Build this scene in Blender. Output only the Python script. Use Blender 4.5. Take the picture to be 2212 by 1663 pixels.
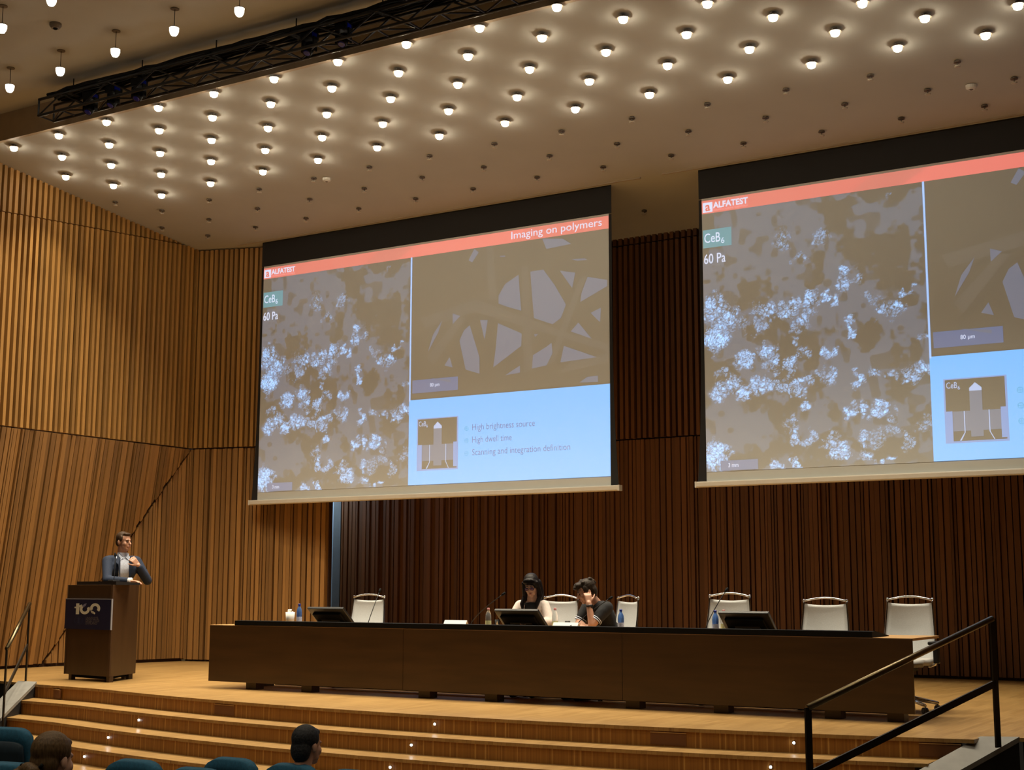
import bpy, bmesh, math, random
import numpy as np
from mathutils import Vector, Matrix, noise as mnoise

for o in list(bpy.data.objects):
    bpy.data.objects.remove(o, do_unlink=True)
scene = bpy.context.scene
col = scene.collection
R = math.radians
random.seed(7)

# ------------------------------------------------------------------ camera
W, H = 2212, 1663
FPX, YAW, PIT, ROL = 3001.234, -0.5464, 0.1468, 0.0021
CAM = Vector((11.7922, -12.4778, 1.1463))
fwv = Vector((math.sin(YAW) * math.cos(PIT), math.cos(YAW) * math.cos(PIT), math.sin(PIT)))
r0 = Vector((math.cos(YAW), -math.sin(YAW), 0.0))
u0 = r0.cross(fwv)
rv = math.cos(ROL) * r0 + math.sin(ROL) * u0
uv = -math.sin(ROL) * r0 + math.cos(ROL) * u0
cd = bpy.data.cameras.new('camera')
cam = bpy.data.objects.new('camera', cd)
col.objects.link(cam)
m3 = Matrix((rv, uv, -fwv)).transposed()
cam.matrix_world = Matrix.Translation(CAM) @ m3.to_4x4()
cd.sensor_fit = 'HORIZONTAL'
cd.sensor_width = 36.0
cd.lens = 36.0 * FPX / W
cd.clip_start = 0.05
cd.clip_end = 200
scene.camera = cam

# ------------------------------------------------------------------ world and exposure
scene.view_settings.view_transform = 'Standard'
scene.view_settings.look = 'None'
scene.view_settings.gamma = 1.0
scene.view_settings.exposure = 0.0
scene.view_settings.use_curve_mapping = False
scene.cycles.max_bounces = 6
scene.cycles.diffuse_bounces = 3
scene.cycles.glossy_bounces = 2
scene.cycles.transmission_bounces = 6
world = bpy.data.worlds.new('world')
scene.world = world
world.use_nodes = True
world.node_tree.nodes['Background'].inputs[0].default_value = (1.0, 0.8, 0.58, 1)
world.node_tree.nodes['Background'].inputs[1].default_value = 0.012
LAMP = (1.0, 0.88, 0.67)       # colour of the ceiling lamps
LAMP_S = 45.0                 # radiance of a lit bowl
LENS_S = 60.0                 # radiance of the lens under each bowl
BEAM_W = 138.0                 # downward beam of a lit stage lamp
PBEAM_W = 80.0                # downward beam of a pendant
PEND_S = 7.5                 # radiance of a pendant over the seats


# ------------------------------------------------------------------ measuring: pixel of the photo -> point on a plane of the hall
def ray(px, py):
    return (fwv * FPX + rv * (px - W / 2) - uv * (py - H / 2)).normalized()


def hit(px, py, n, p):
    d = ray(px, py)
    n = Vector(n)
    return CAM + d * ((Vector(p) - CAM).dot(n) / d.dot(n))


def on_z(px, py, z): return hit(px, py, (0, 0, 1), (0, 0, z))
def on_y(px, py, y): return hit(px, py, (0, 1, 0), (0, y, 0))
def on_x(px, py, x): return hit(px, py, (1, 0, 0), (x, 0, 0))
def at_depth(px, py, D):
    d = ray(px, py)
    return CAM + d * (D / d.dot(fwv))


# main sizes of the hall (metres; stage floor is z = 0, X along the table, Y to the back wall)
YB, ZCB, CS = 6.645, 6.605, -0.1098      # back wall, ceiling height there, ceiling slope
YS = 4.54                                # plane of the screens
def zc(y): return ZCB + CS * (y - YB)
def on_ceil(px, py, drop=0.0): return hit(px, py, (0, -CS, 1), (0, 0, zc(0) - drop))
XL = -4.72                               # left wall
CORN = Vector((-4.72, 4.40, 0))
ZS = 3.46                                # joint between lower and upper panelling
TL = 8.34                                # table length
ACX, ACY, AR = 4.554, 18.553, 20.135     # arc of the stage front
RIS, TRD = 0.16, 0.335
ZA = -6 * RIS                            # floor in front of the stage


# ------------------------------------------------------------------ materials
def lin(c):
    return tuple(((v / 255.0) / 12.92 if v / 255.0 <= 0.04045 else (((v / 255.0) + 0.055) / 1.055) ** 2.4) for v in c)


def newmat(name):
    m = bpy.data.materials.new(name)
    m.use_nodes = True
    nt = m.node_tree
    b = nt.nodes['Principled BSDF']
    return m, nt, b


def mat(name, rgb, rough=0.5, metal=0.0, var=0.08, scale=8.0, stretch=(1, 1, 1), bump=0.0, objvar=0.0, spec=0.5, trans=0.0, ior=1.45):
    """plain colour broken up by noise (stretched for grain), optional per-object variation"""
    m, nt, b = newmat(name)
    N, L = nt.nodes, nt.links
    tc = N.new('ShaderNodeTexCoord')
    mp = N.new('ShaderNodeMapping')
    mp.inputs['Scale'].default_value = stretch
    nz = N.new('ShaderNodeTexNoise')
    nz.inputs['Scale'].default_value = scale
    nz.inputs['Detail'].default_value = 4
    L.new(tc.outputs['Object'], mp.inputs[0])
    L.new(mp.outputs[0], nz.inputs['Vector'])
    hsv = N.new('ShaderNodeHueSaturation')
    hsv.inputs['Color'].default_value = (*rgb, 1)
    mr = N.new('ShaderNodeMapRange')
    mr.inputs['From Min'].default_value = 0.25
    mr.inputs['From Max'].default_value = 0.75
    mr.inputs['To Min'].default_value = 1 - var
    mr.inputs['To Max'].default_value = 1 + var
    L.new(nz.outputs['Fac'], mr.inputs['Value'])
    if objvar > 0:
        oi = N.new('ShaderNodeObjectInfo')
        m2 = N.new('ShaderNodeMapRange')
        m2.inputs['To Min'].default_value = 1 - objvar
        m2.inputs['To Max'].default_value = 1 + objvar
        L.new(oi.outputs['Random'], m2.inputs['Value'])
        mu = N.new('ShaderNodeMath')
        mu.operation = 'MULTIPLY'
        L.new(mr.outputs[0], mu.inputs[0])
        L.new(m2.outputs[0], mu.inputs[1])
        L.new(mu.outputs[0], hsv.inputs['Value'])
    else:
        L.new(mr.outputs[0], hsv.inputs['Value'])
    L.new(hsv.outputs[0], b.inputs['Base Color'])
    b.inputs['Roughness'].default_value = rough
    b.inputs['Metallic'].default_value = metal
    b.inputs['Specular IOR Level'].default_value = spec
    if trans:
        b.inputs['Transmission Weight'].default_value = trans
        b.inputs['IOR'].default_value = ior
    if bump > 0:
        bp = N.new('ShaderNodeBump')
        bp.inputs['Strength'].default_value = bump
        bp.inputs['Distance'].default_value = 0.004
        L.new(nz.outputs['Fac'], bp.inputs['Height'])
        L.new(bp.outputs[0], b.inputs['Normal'])
    return m


def emis(name, rgb, s, base=(0.8, 0.8, 0.8), rough=0.9):
    m, nt, b = newmat(name)
    b.inputs['Base Color'].default_value = (*base, 1)
    b.inputs['Roughness'].default_value = rough
    b.inputs['Specular IOR Level'].default_value = 0.1
    b.inputs['Emission Color'].default_value = (*rgb, 1)
    b.inputs['Emission Strength'].default_value = s
    if s < 5 or name == "led_lit": m.cycles.emission_sampling = 'NONE'
    return m


M = {}
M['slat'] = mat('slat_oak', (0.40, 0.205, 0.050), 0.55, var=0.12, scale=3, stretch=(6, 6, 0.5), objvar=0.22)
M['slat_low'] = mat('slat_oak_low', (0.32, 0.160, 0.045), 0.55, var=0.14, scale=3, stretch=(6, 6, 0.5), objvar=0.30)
M['slat_back'] = mat('slat_back_shaded', (0.17, 0.068, 0.022), 0.55, var=0.14, scale=3, stretch=(6, 6, 0.5), objvar=0.25)  # the back wall's weaker light is put into this darker slat colour
M['backing'] = mat('panel_backing', (0.045, 0.018, 0.008), 0.8, var=0.1)
M['ceil'] = mat('ceiling_plaster', (0.49, 0.475, 0.43), 0.9, var=0.03, scale=2)
M['fascia'] = mat('fascia_brown', (0.42, 0.33, 0.22), 0.6, var=0.05)
M['black_metal'] = mat('black_metal', (0.010, 0.010, 0.011), 0.5, 0.2, var=0.15)
M['black'] = mat('matt_black', (0.008, 0.008, 0.008), 0.7, var=0.15, spec=0.1)
M['blk_plastic'] = mat('black_plastic', (0.02, 0.02, 0.021), 0.35, var=0.1)
M['table'] = mat('table_veneer', (0.066, 0.033, 0.011), 0.38, var=0.22, scale=2.2, stretch=(0.6, 2, 5))
M['lectern'] = mat('lectern_veneer', (0.060, 0.029, 0.011), 0.4, var=0.18, scale=3, stretch=(3, 3, 0.6))
M['oak_top'] = mat('oak_top', (0.52, 0.30, 0.11), 0.42, var=0.12, scale=3, stretch=(1, 6, 4))
M['chrome'] = mat('chrome', (0.75, 0.75, 0.76), 0.16, 1.0, var=0.04)
M['bronze'] = mat('bronze_rail', (0.20, 0.155, 0.085), 0.3, 1.0, var=0.15, scale=20)
M['dark_bronze'] = mat('dark_bronze', (0.030, 0.024, 0.018), 0.42, 0.7, var=0.1)
M['grey_fabric'] = mat('grey_net', (0.72, 0.74, 0.74), 0.85, var=0.08, scale=140)
M['seat_grey'] = mat('seat_grey', (0.42, 0.41, 0.39), 0.8, var=0.1, scale=30)
M['teal'] = mat('teal_fabric', (0.010, 0.085, 0.150), 0.9, var=0.25, scale=60, bump=0.3)
M['teal_dark'] = mat('teal_shell', (0.008, 0.022, 0.035), 0.7, var=0.2, scale=40)
M['para'] = mat('grey_stone', (0.28, 0.27, 0.245), 0.6, var=0.08, scale=12)
M['para_dk'] = mat('dark_cladding', (0.012, 0.011, 0.010), 0.7, var=0.1)
M['bar'] = mat('bar_cream', (0.72, 0.66, 0.55), 0.5, var=0.03)
M['screen_black'] = mat('screen_black', (0.014, 0.013, 0.013), 0.8, var=0.05)
M['screen_white'] = mat('screen_white', (0.68, 0.70, 0.66), 0.9, var=0.01)
M['white_card'] = mat('white_card', (0.85, 0.85, 0.86), 0.6, var=0.02)
M['door'] = mat('door_bluegrey', (0.42, 0.56, 0.70), 0.5, var=0.05, scale=3)
M['carpet'] = mat('hall_floor', (0.05, 0.04, 0.03), 0.8, var=0.2, scale=30)
M['skin'] = mat('skin', (0.55, 0.29, 0.19), 0.5, var=0.06, scale=30)
M['skin2'] = mat('skin_pale', (0.62, 0.36, 0.25), 0.5, var=0.06, scale=30)
M['hair_brown'] = mat('hair_brown', (0.055, 0.032, 0.018), 0.5, var=0.4, scale=40, stretch=(6, 6, 1), bump=0.6, spec=0.15)
M['hair_black'] = mat('hair_black', (0.012, 0.009, 0.009), 0.4, var=0.4, scale=40, stretch=(6, 6, 1), bump=0.6, spec=0.15)
M['hair_dark'] = mat('hair_dark_brown', (0.035, 0.025, 0.018), 0.5, var=0.45, scale=60, bump=0.8, spec=0.15)
M['hair_auburn'] = mat('hair_light_brown', (0.105, 0.062, 0.028), 0.5, var=0.45, scale=26, stretch=(5, 5, 1.2), bump=0.7, spec=0.15)
M['hair_grey'] = mat('hair_black_grey', (0.028, 0.028, 0.030), 0.6, var=0.45, scale=80, bump=0.8, spec=0.15)
M['navy'] = mat('navy_wool', (0.012, 0.022, 0.050), 0.85, var=0.2, scale=60, bump=0.2)
M['shirt'] = mat('pale_shirt', (0.66, 0.72, 0.86), 0.8, var=0.15, scale=90)
M['trouser'] = mat('dark_trouser', (0.02, 0.022, 0.03), 0.85, var=0.15, scale=40)
M['cream'] = mat('cream_knit', (0.72, 0.62, 0.56), 0.9, var=0.08, scale=50, bump=0.2)
M['tee'] = mat('black_tee', (0.010, 0.010, 0.012), 0.85, var=0.2, scale=40)
M['suit'] = mat('slate_suit', (0.055, 0.070, 0.115), 0.85, var=0.15, scale=80)
M['lens_reflection'] = mat('lens_reflection', (0.40, 0.30, 0.75), 0.1, var=0.02, trans=0.8, ior=1.05)  # violet reflection on the glasses, put into the lens colour
M['eye'] = mat('eye_dark', (0.03, 0.02, 0.018), 0.3, var=0.1)
M['lip'] = mat('lip', (0.42, 0.16, 0.13), 0.5, var=0.1)
M['pink'] = mat('pink_cap', (0.80, 0.30, 0.30), 0.4, var=0.04)
M['blue_cap'] = mat('blue_cap', (0.015, 0.04, 0.42), 0.35, var=0.05)
M['blue_pet'] = mat('blue_bottle', (0.16, 0.34, 0.85), 0.12, var=0.05, trans=0.6, ior=1.2)
M['clear_pet'] = mat('clear_bottle', (0.85, 0.87, 0.86), 0.1, var=0.03, trans=0.85, ior=1.15)
M['label_green'] = mat('green_label', (0.62, 0.68, 0.40), 0.5, var=0.25, scale=60)
M['label_blue'] = mat('blue_label', (0.45, 0.55, 0.85), 0.5, var=0.35, scale=60)
M['glass'] = mat('glass', (0.9, 0.92, 0.92), 0.05, var=0.02, trans=0.95, ior=1.3)
M['paper'] = mat('paper_white', (0.85, 0.83, 0.78), 0.8, var=0.06, scale=40)
M['navy_sign'] = mat('navy_sign', (0.008, 0.012, 0.055), 0.45, var=0.06)
M['sign_edge'] = mat('sign_edge', (0.35, 0.37, 0.45), 0.4, var=0.05)
M['sign_cream'] = mat('sign_cream', (0.80, 0.78, 0.66), 0.6, var=0.03)
M['sign_dim'] = mat('sign_bronze', (0.17, 0.15, 0.16), 0.6, var=0.05)
M['sign_seal'] = mat('sign_seal', (0.028, 0.035, 0.095), 0.6, var=0.05)
M['plastic_white'] = mat('white_plastic', (0.72, 0.68, 0.60), 0.5, var=0.03)
M['dim_glass'] = mat('lamp_glass_off', (0.50, 0.43, 0.34), 0.35, var=0.04)
M['lamp_metal'] = mat('lamp_metal', (0.16, 0.125, 0.09), 0.5, 0.2, var=0.05)
M['lamp_lens'] = emis('lamp_lens', LAMP, LENS_S)
M['lamp'] = emis('lamp_lit', LAMP, LAMP_S)
M['pend'] = emis('pendant_lit', LAMP, PEND_S)
M['led'] = emis('led_lit', (0.80, 0.92, 1.0), 22.0)
M['lens_glint'] = mat('stage_light_glint', (0.01, 0.02, 0.30), 0.15, var=0.05)  # blue glints on the stage lights, put into the colour
M['rivet'] = mat('hatch_brown', (0.17, 0.065, 0.020), 0.5, var=0.08)


def floor_mat():
    m, nt, b = newmat('floor_strip_parquet')
    N, L = nt.nodes, nt.links
    tc = N.new('ShaderNodeTexCoord')
    mp = N.new('ShaderNodeMapping')
    mp.inputs['Rotation'].default_value = (0, 0, R(90))
    br = N.new('ShaderNodeTexBrick')
    br.inputs['Scale'].default_value = 1.0
    br.inputs['Brick Width'].default_value = 0.42
    br.inputs['Row Height'].default_value = 0.045
    br.inputs['Mortar Size'].default_value = 0.0012
    br.inputs['Color1'].default_value = (0.52, 0.31, 0.105, 1)
    br.inputs['Color2'].default_value = (0.41, 0.232, 0.072, 1)
    br.inputs['Mortar'].default_value = (0.30, 0.16, 0.06, 1)
    nz = N.new('ShaderNodeTexNoise')
    nz.inputs['Scale'].default_value = 2.0
    L.new(tc.outputs['Object'], mp.inputs[0])
    L.new(mp.outputs[0], br.inputs['Vector'])
    L.new(tc.outputs['Object'], nz.inputs['Vector'])
    mx = N.new('ShaderNodeMix')
    mx.data_type = 'RGBA'
    mx.blend_type = 'MULTIPLY'
    mx.inputs[0].default_value = 0.25
    L.new(br.outputs['Color'], mx.inputs[6])
    L.new(nz.outputs['Fac'], mx.inputs[7])
    L.new(mx.outputs[2], b.inputs['Base Color'])
    b.inputs['Roughness'].default_value = 0.38
    return m


def riser_mat():
    """upright strips of several browns, a few pale ones"""
    m, nt, b = newmat('riser_strips')
    N, L = nt.nodes, nt.links
    tc = N.new('ShaderNodeTexCoord')
    mp = N.new('ShaderNodeMapping')
    mp.inputs['Scale'].default_value = (38, 0.05, 0.02)
    nz = N.new('ShaderNodeTexNoise')
    nz.inputs['Scale'].default_value = 1.0
    nz.inputs['Detail'].default_value = 1.0
    rp = N.new('ShaderNodeValToRGB')
    e = rp.color_ramp.elements
    e[0].position = 0.30
    e[0].color = (0.25, 0.10, 0.018, 1)
    e[1].position = 0.58
    e[1].color = (0.36, 0.155, 0.026, 1)
    k = e.new(0.70)
    k.color = (0.60, 0.34, 0.09, 1)
    L.new(tc.outputs['Object'], mp.inputs[0])
    L.new(mp.outputs[0], nz.inputs['Vector'])
    L.new(nz.outputs['Fac'], rp.inputs[0])
    L.new(rp.outputs[0], b.inputs['Base Color'])
    b.inputs['Roughness'].default_value = 0.45
    return m


M['floor'] = floor_mat()
M['riser'] = riser_mat()


# ------------------------------------------------------------------ helpers
def link(o, parent=None):
    col.objects.link(o)
    if parent is not None:
        o.parent = parent
    return o


def tag(o, label=None, cat=None, group=None, kind=None):
    if label: o['label'] = label
    if cat: o['category'] = cat
    if group: o['group'] = group
    if kind: o['kind'] = kind
    return o


def thing(name, loc=(0, 0, 0), rz=0.0, label=None, cat=None, group=None, kind=None):
    o = bpy.data.objects.new(name, None)
    o.empty_display_size = 0.1
    o.location = loc
    o.rotation_euler = (0, 0, rz)
    link(o)
    return tag(o, label, cat, group, kind)


def copy_tree(o, parent=None):
    c = o.copy()
    col.objects.link(c)
    c.parent = parent
    for ch in list(o.children):
        copy_tree(ch, c)
    return c


class MB:
    def __init__(s):
        s.v, s.f = [], []

    def add(s, vs, fs):
        n = len(s.v)
        s.v += [tuple(v) for v in vs]
        s.f += [tuple(i + n for i in f) for f in fs]
        return s

    def box(s, a, b, M4=None):
        x0, y0, z0 = a
        x1, y1, z1 = b
        vs = [Vector(p) for p in ((x0, y0, z0), (x1, y0, z0), (x1, y1, z0), (x0, y1, z0), (x0, y0, z1), (x1, y0, z1), (x1, y1, z1), (x0, y1, z1))]
        if M4 is not None: vs = [M4 @ v for v in vs]
        return s.add(vs, [(0, 3, 2, 1), (4, 5, 6, 7), (0, 1, 5, 4), (1, 2, 6, 5), (2, 3, 7, 6), (3, 0, 4, 7)])

    def prism(s, poly, ext):
        """closed polygon (3D points) swept by vector ext"""
        n = len(poly)
        e = Vector(ext)
        vs = [Vector(p) for p in poly] + [Vector(p) + e for p in poly]
        fs = [tuple(range(n - 1, -1, -1)), tuple(range(n, 2 * n))]
        fs += [(i, (i + 1) % n, (i + 1) % n + n, i + n) for i in range(n)]
        return s.add(vs, fs)

    def tube(s, pts, r, seg=8, caps=True):
        pts = [Vector(p) for p in pts]
        n = len(pts)
        rr = r if isinstance(r, (list, tuple)) else [r] * n
        vs, fs = [], []
        t0 = (pts[1] - pts[0]).normalized()
        up = Vector((0, 0, 1)) if abs(t0.z) < 0.9 else Vector((1, 0, 0))
        a = t0.cross(up).normalized()
        for i, p in enumerate(pts):
            t = (pts[min(i + 1, n - 1)] - pts[max(i - 1, 0)]).normalized()
            a = (a - t * a.dot(t)).normalized()
            b = t.cross(a)
            for k in range(seg):
                an = 2 * math.pi * k / seg
                vs.append(p + (a * math.cos(an) + b * math.sin(an)) * rr[i])
        for i in range(n - 1):
            for k in range(seg):
                k2 = (k + 1) % seg
                fs.append((i * seg + k, i * seg + k2, (i + 1) * seg + k2, (i + 1) * seg + k))
        if caps:
            fs.append(tuple(range(seg - 1, -1, -1)))
            fs.append(tuple((n - 1) * seg + k for k in range(seg)))
        return s.add(vs, fs)

    def lathe(s, prof, seg=16, M4=None, caps=True):
        """prof: list of (r, z) from bottom to top"""
        vs, fs = [], []
        for (r, z) in prof:
            for k in range(seg):
                an = 2 * math.pi * k / seg
                vs.append(Vector((r * math.cos(an), r * math.sin(an), z)))
        if M4 is not None: vs = [M4 @ v for v in vs]
        n = len(prof)
        for i in range(n - 1):
            for k in range(seg):
                k2 = (k + 1) % seg
                fs.append((i * seg + k, i * seg + k2, (i + 1) * seg + k2, (i + 1) * seg + k))
        if caps:
            fs.append(tuple(range(seg - 1, -1, -1)))
            fs.append(tuple((n - 1) * seg + k for k in range(seg)))
        return s.add(vs, fs)

    def grid(s, P):
        """P: rows of points"""
        h, w = len(P), len(P[0])
        vs = [p for row in P for p in row]
        fs = [(i * w + j, i * w + j + 1, (i + 1) * w + j + 1, (i + 1) * w + j) for i in range(h - 1) for j in range(w - 1)]
        return s.add(vs, fs)

    def mesh(s, name):
        me = bpy.data.meshes.new(name)
        me.from_pydata(s.v, [], s.f)
        me.update()
        return me

    def build(s, name, m, parent=None, smooth=False, bevel=0.0, solid=0.0):
        me = s.mesh(name)
        me.materials.append(m)
        if smooth:
            for p in me.polygons: p.use_smooth = True
        o = bpy.data.objects.new(name, me)
        link(o, parent)
        if solid:
            md = o.modifiers.new('solid', 'SOLIDIFY')
            md.thickness = solid
            md.offset = 0
        if bevel:
            md = o.modifiers.new('bevel', 'BEVEL')
            md.width = bevel
            md.segments = 2
            md.limit_method = 'ANGLE'
        return o


def bakemesh(o):
    """turn an object with modifiers (or a text) into a plain mesh"""
    dg = bpy.context.evaluated_depsgraph_get()
    dg.update()
    return bpy.data.meshes.new_from_object(o.evaluated_get(dg))


# one cube mesh per slat material: all slats share it
def unit_mesh(name, m):
    me = MB().box((-.5, -.5, -.5), (.5, .5, .5)).mesh(name)
    me.materials.append(m)
    return me


UNIT = {k: unit_mesh('slat', M[k]) for k in ('slat', 'slat_low', 'slat_back')}


def slat(parent, key, pb, pt, wdir, w, ndir, d, name='slat'):
    """straight slat from pb (bottom) to pt (top), front face d proud of the backing"""
    pb, pt, wdir, ndir = Vector(pb), Vector(pt), Vector(wdir), Vector(ndir)
    ln = (pt - pb)
    zd = ln.normalized()
    c = (pb + pt) / 2 + ndir * (d / 2)
    mm = Matrix((wdir * w, ndir * d, zd * ln.length)).transposed().to_4x4()
    mm.translation = c
    o = bpy.data.objects.new(name, UNIT[key])
    link(o, parent)
    o.matrix_local = mm
    return o


# ================================================================== STRUCTURE
# ---- stage floor
def arc_pt(x, off=0.0):
    rr = AR + off
    bend = 0.28 * ((-0.7 - x) / 1.5) ** 1.5 if x < -0.7 else 0.0     # the edge straightens towards the lectern side
    return ACY - math.sqrt(max(rr * rr - (x - ACX) ** 2, 0)) - bend


poly = []
for i in range(61):
    x = -2.18 + (9.09 + 2.18) * i / 60
    poly.append((x, arc_pt(x), -0.03))
poly += [(9.10, -0.86, -0.03), (9.37, -0.735, -0.03), (14.5, 0.4, -0.03), (14.5, 8.6, -0.03), (-7.0, 8.6, -0.03), (-7.0, 0.2, -0.03), (-2.52, -0.60, -0.03), (-2.19, -0.64, -0.03)]
floor = tag(MB().prism(poly, (0, 0, 0.03)).build('floor', M['floor']), kind='structure')
# ---- stairs: riser + tread per step, curved
stairs = thing('stage_stairs', (4.5, -2.2, ZA), kind='structure')
def arcband(x0, x1, off0, off1, z0, z1, n=40, org=(0, 0, 0)):
    mb = MB()
    A, B = [], []
    ox, oy, oz = org
    P = [[], [], [], []]
    for i in range(n + 1):
        x = x0 + (x1 - x0) * i / n
        P[0].append((x - ox, arc_pt(x, off1) - oy, z0 - oz))
        P[1].append((x - ox, arc_pt(x, off1) - oy, z1 - oz))
        P[2].append((x - ox, arc_pt(x, off0) - oy, z1 - oz))
        P[3].append((x - ox, arc_pt(x, off0) - oy, z0 - oz))
    mb.grid([P[0], P[1], P[2], P[3], P[0]])
    for e in (0, n):
        mb.add([P[k][e] for k in range(4)], [(0, 1, 2, 3)])
    return mb
SORG = (4.5, -2.2, ZA)
for k in range(6):
    xa, xb = -2.28 + 0.19 * k, 8.93 - 0.20 * k
    arcband(xa, xb, TRD * k - 0.30, TRD * k - 0.012, -RIS * (k + 1), -RIS * k - 0.028, org=SORG).build('riser', M['riser'], stairs)
    if k < 5:
        arcband(xa, xb - 0.10, TRD * k - 0.012, TRD * (k + 1), -RIS * (k + 1) - 0.03, -RIS * (k + 1), org=SORG).build('tread', M['floor'], stairs)
# stage front beyond the stairs
tag(MB().prism([(9.38, -0.70, ZA), (14.5, 0.43, ZA), (14.5, 0.6, ZA), (9.38, -0.5, ZA)], (0, 0, -0.03 - ZA)).build('wall_stage_right', M['para_dk']), kind='structure')
tag(MB().prism([(-7.0, 0.24, ZA), (-2.5, -0.57, ZA), (-2.5, -0.4, ZA), (-7.0, 0.4, ZA)], (0, 0, -0.03 - ZA)).build('wall_stage_left', M['para_dk']), kind='structure')
# ---- floor of the seating
mb = MB()
mb.add([(-10, 0.6, ZA), (19, 0.6, ZA), (19, -5.0, ZA), (-10, -5.0, ZA), (19, -22, 0.75), (-10, -22, 0.75)], [(0, 3, 2, 1), (3, 5, 4, 2)])
fo = tag(mb.build('floor_seating', M['carpet']), kind='structure')
md = fo.modifiers.new('thick', 'SOLIDIFY'); md.thickness = 0.1; md.offset = -1

# ---- ceiling over the stage (sloping down to the back) and over the seats
YF = -0.21
c0 = tag(MB().prism([(-8, YF + 0.055, zc(YF + 0.055)), (15, YF + 0.055, zc(YF + 0.055)), (15, 8.7, zc(8.7)), (-8, 8.7, zc(8.7))], (0, 0, 0.12)).build('ceiling', M['ceil']), kind='structure')
ZAU = 7.74
tag(MB().prism([(-8, YF, zc(YF) - 0.015), (15, YF, zc(YF) - 0.015), (15, YF + 0.06, zc(YF) - 0.015), (-8, YF + 0.06, zc(YF) - 0.015)], (0, 0, ZAU - zc(YF) + 0.03)).build('trim_1', M['fascia']), kind='structure')
tag(MB().prism([(-12, YF + 0.08, ZAU), (20, YF + 0.08, ZAU), (20, -22, ZAU), (-12, -22, ZAU)], (0, 0, 0.12)).build('ceiling_seating', M['ceil']), kind='structure')

# ---- left wall: slanted lower facets, upright upper bands
FX, FY = -5.24, 1.95
def seam2(y): return 6.55 + 0.08 * (y - 0.0)
YW0 = -3.0
wl = tag(MB().box((XL - 0.28, -22, ZA), (XL - 0.10, YW0, 8.2)).box((XL - 0.25, YW0, ZS), (XL - 0.10, 4.55, 8.2)).build('wall_left', M['backing']), kind='structure')
y = YW0
pitch = 0.104
i = 0
while y < 4.40:
    zt = zc(y) + 0.02 if y > YF else ZAU
    z2 = min(seam2(y), zt)
    ddx = random.uniform(-0.008, 0.008)
    rec = 0.0
    slat(wl, 'slat', (XL - 0.10, y, ZS + 0.012), (XL - 0.10, y, z2 - 0.012), (0, 1, 0), 0.050, (1, 0, 0), 0.115 + ddx)
    if zt - z2 > 0.05:
        slat(wl, 'slat', (XL - 0.10, y + 0.03, z2 + 0.012), (XL - 0.10, y + 0.03, zt), (0, 1, 0), 0.056, (1, 0, 0), 0.085 + ddx)
    y += pitch
    i += 1


def custom_slat(parent, key, quad, ndir, d):
    """slat with oblique ends: quad of 4 points on the backing plane, raised along ndir"""
    n = Vector(ndir) * d
    c = sum((Vector(p) for p in quad), Vector()) / 4
    mb = MB().prism([Vector(p) - c for p in quad], n)
    o = mb.build('slat', M[key], parent)
    o.location = c
    return o


def irregular(length, start=0.0):
    """widths of the lower boards: wide ones with thin ones between"""
    out, s = [], start
    while s < length:
        w = random.choice([0.028, 0.032, 0.05, 0.058, 0.064, 0.070, 0.075])
        g = random.choice([0.010, 0.013, 0.017, 0.022])
        out.append((s, min(w, length - s), random.choice([0.05, 0.065, 0.085])))
        s += w + g
    return out


wll = tag(thing('wall_left_lower', (XL, 2.0, 0)), kind='structure')
LO = Vector((XL, 2.0, 0))
# facet A: leans out towards its foot; foot line x = FX, top line x = XL
nA = Vector((ZS, 0, -(XL - FX))).normalized()
def creaseA(yv):
    """height of the crease at yv on facet A (from floor at FY to the joint at the corner)"""
    return max(0.0, min(1.0, (yv - FY) / (CORN.y - FY))) * ZS
def pA(yv, zv): return Vector((FX + (XL - FX) * zv / ZS, yv, zv))
mbk = MB()
mbk.prism([pA(-3, 0) - LO - nA * 0.05, pA(FY, 0) - LO - nA * 0.05, pA(CORN.y, ZS) - LO - nA * 0.05, pA(-3, ZS) - LO - nA * 0.05], -nA * 0.05)
mbk.build('panel', M['backing'], wll)
for s, w, d in irregular(CORN.y + 1.5 - 0.06):
    ya, yb_ = -1.5 + s, -1.5 + s + w
    quad = [pA(ya, max(creaseA(ya) + 0.035, 0.05)) - LO - nA * 0.05, pA(yb_, max(creaseA(yb_) + 0.035, 0.05)) - LO - nA * 0.05, pA(yb_, ZS - 0.008) - LO - nA * 0.05, pA(ya, ZS - 0.008) - LO - nA * 0.05]
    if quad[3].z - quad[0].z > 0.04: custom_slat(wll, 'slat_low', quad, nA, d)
# facet B: upright, from the foot of the crease to the corner
Fp = Vector((FX, FY, 0))
dB = (CORN - Fp)
LB = dB.length
dB.normalize()
nB = Vector((dB.y, -dB.x, 0))
MB().prism([Fp - LO - nB * 0.05, CORN - LO - nB * 0.05, CORN + Vector((0, 0, ZS)) - LO - nB * 0.05], -nB * 0.05).build('panel', M['backing'], wll)
for s, w, d in irregular(LB + 0.05):
    a, b = s, s + w
    if ZS * min(a / LB, 1) < 0.12: continue
    quad = [Fp + dB * a + Vector((0, 0, 0.05)) - LO - nB * 0.05, Fp + dB * b + Vector((0, 0, 0.05)) - LO - nB * 0.05, Fp + dB * b + Vector((0, 0, max(ZS * min(b / LB, 1) - 0.035, 0.01))) - LO - nB * 0.05, Fp + dB * a + Vector((0, 0, max(ZS * min(a / LB, 1) - 0.035, 0.006))) - LO - nB * 0.05]
    custom_slat(wll, 'slat_low', quad, nB, d * 0.8)

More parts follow.
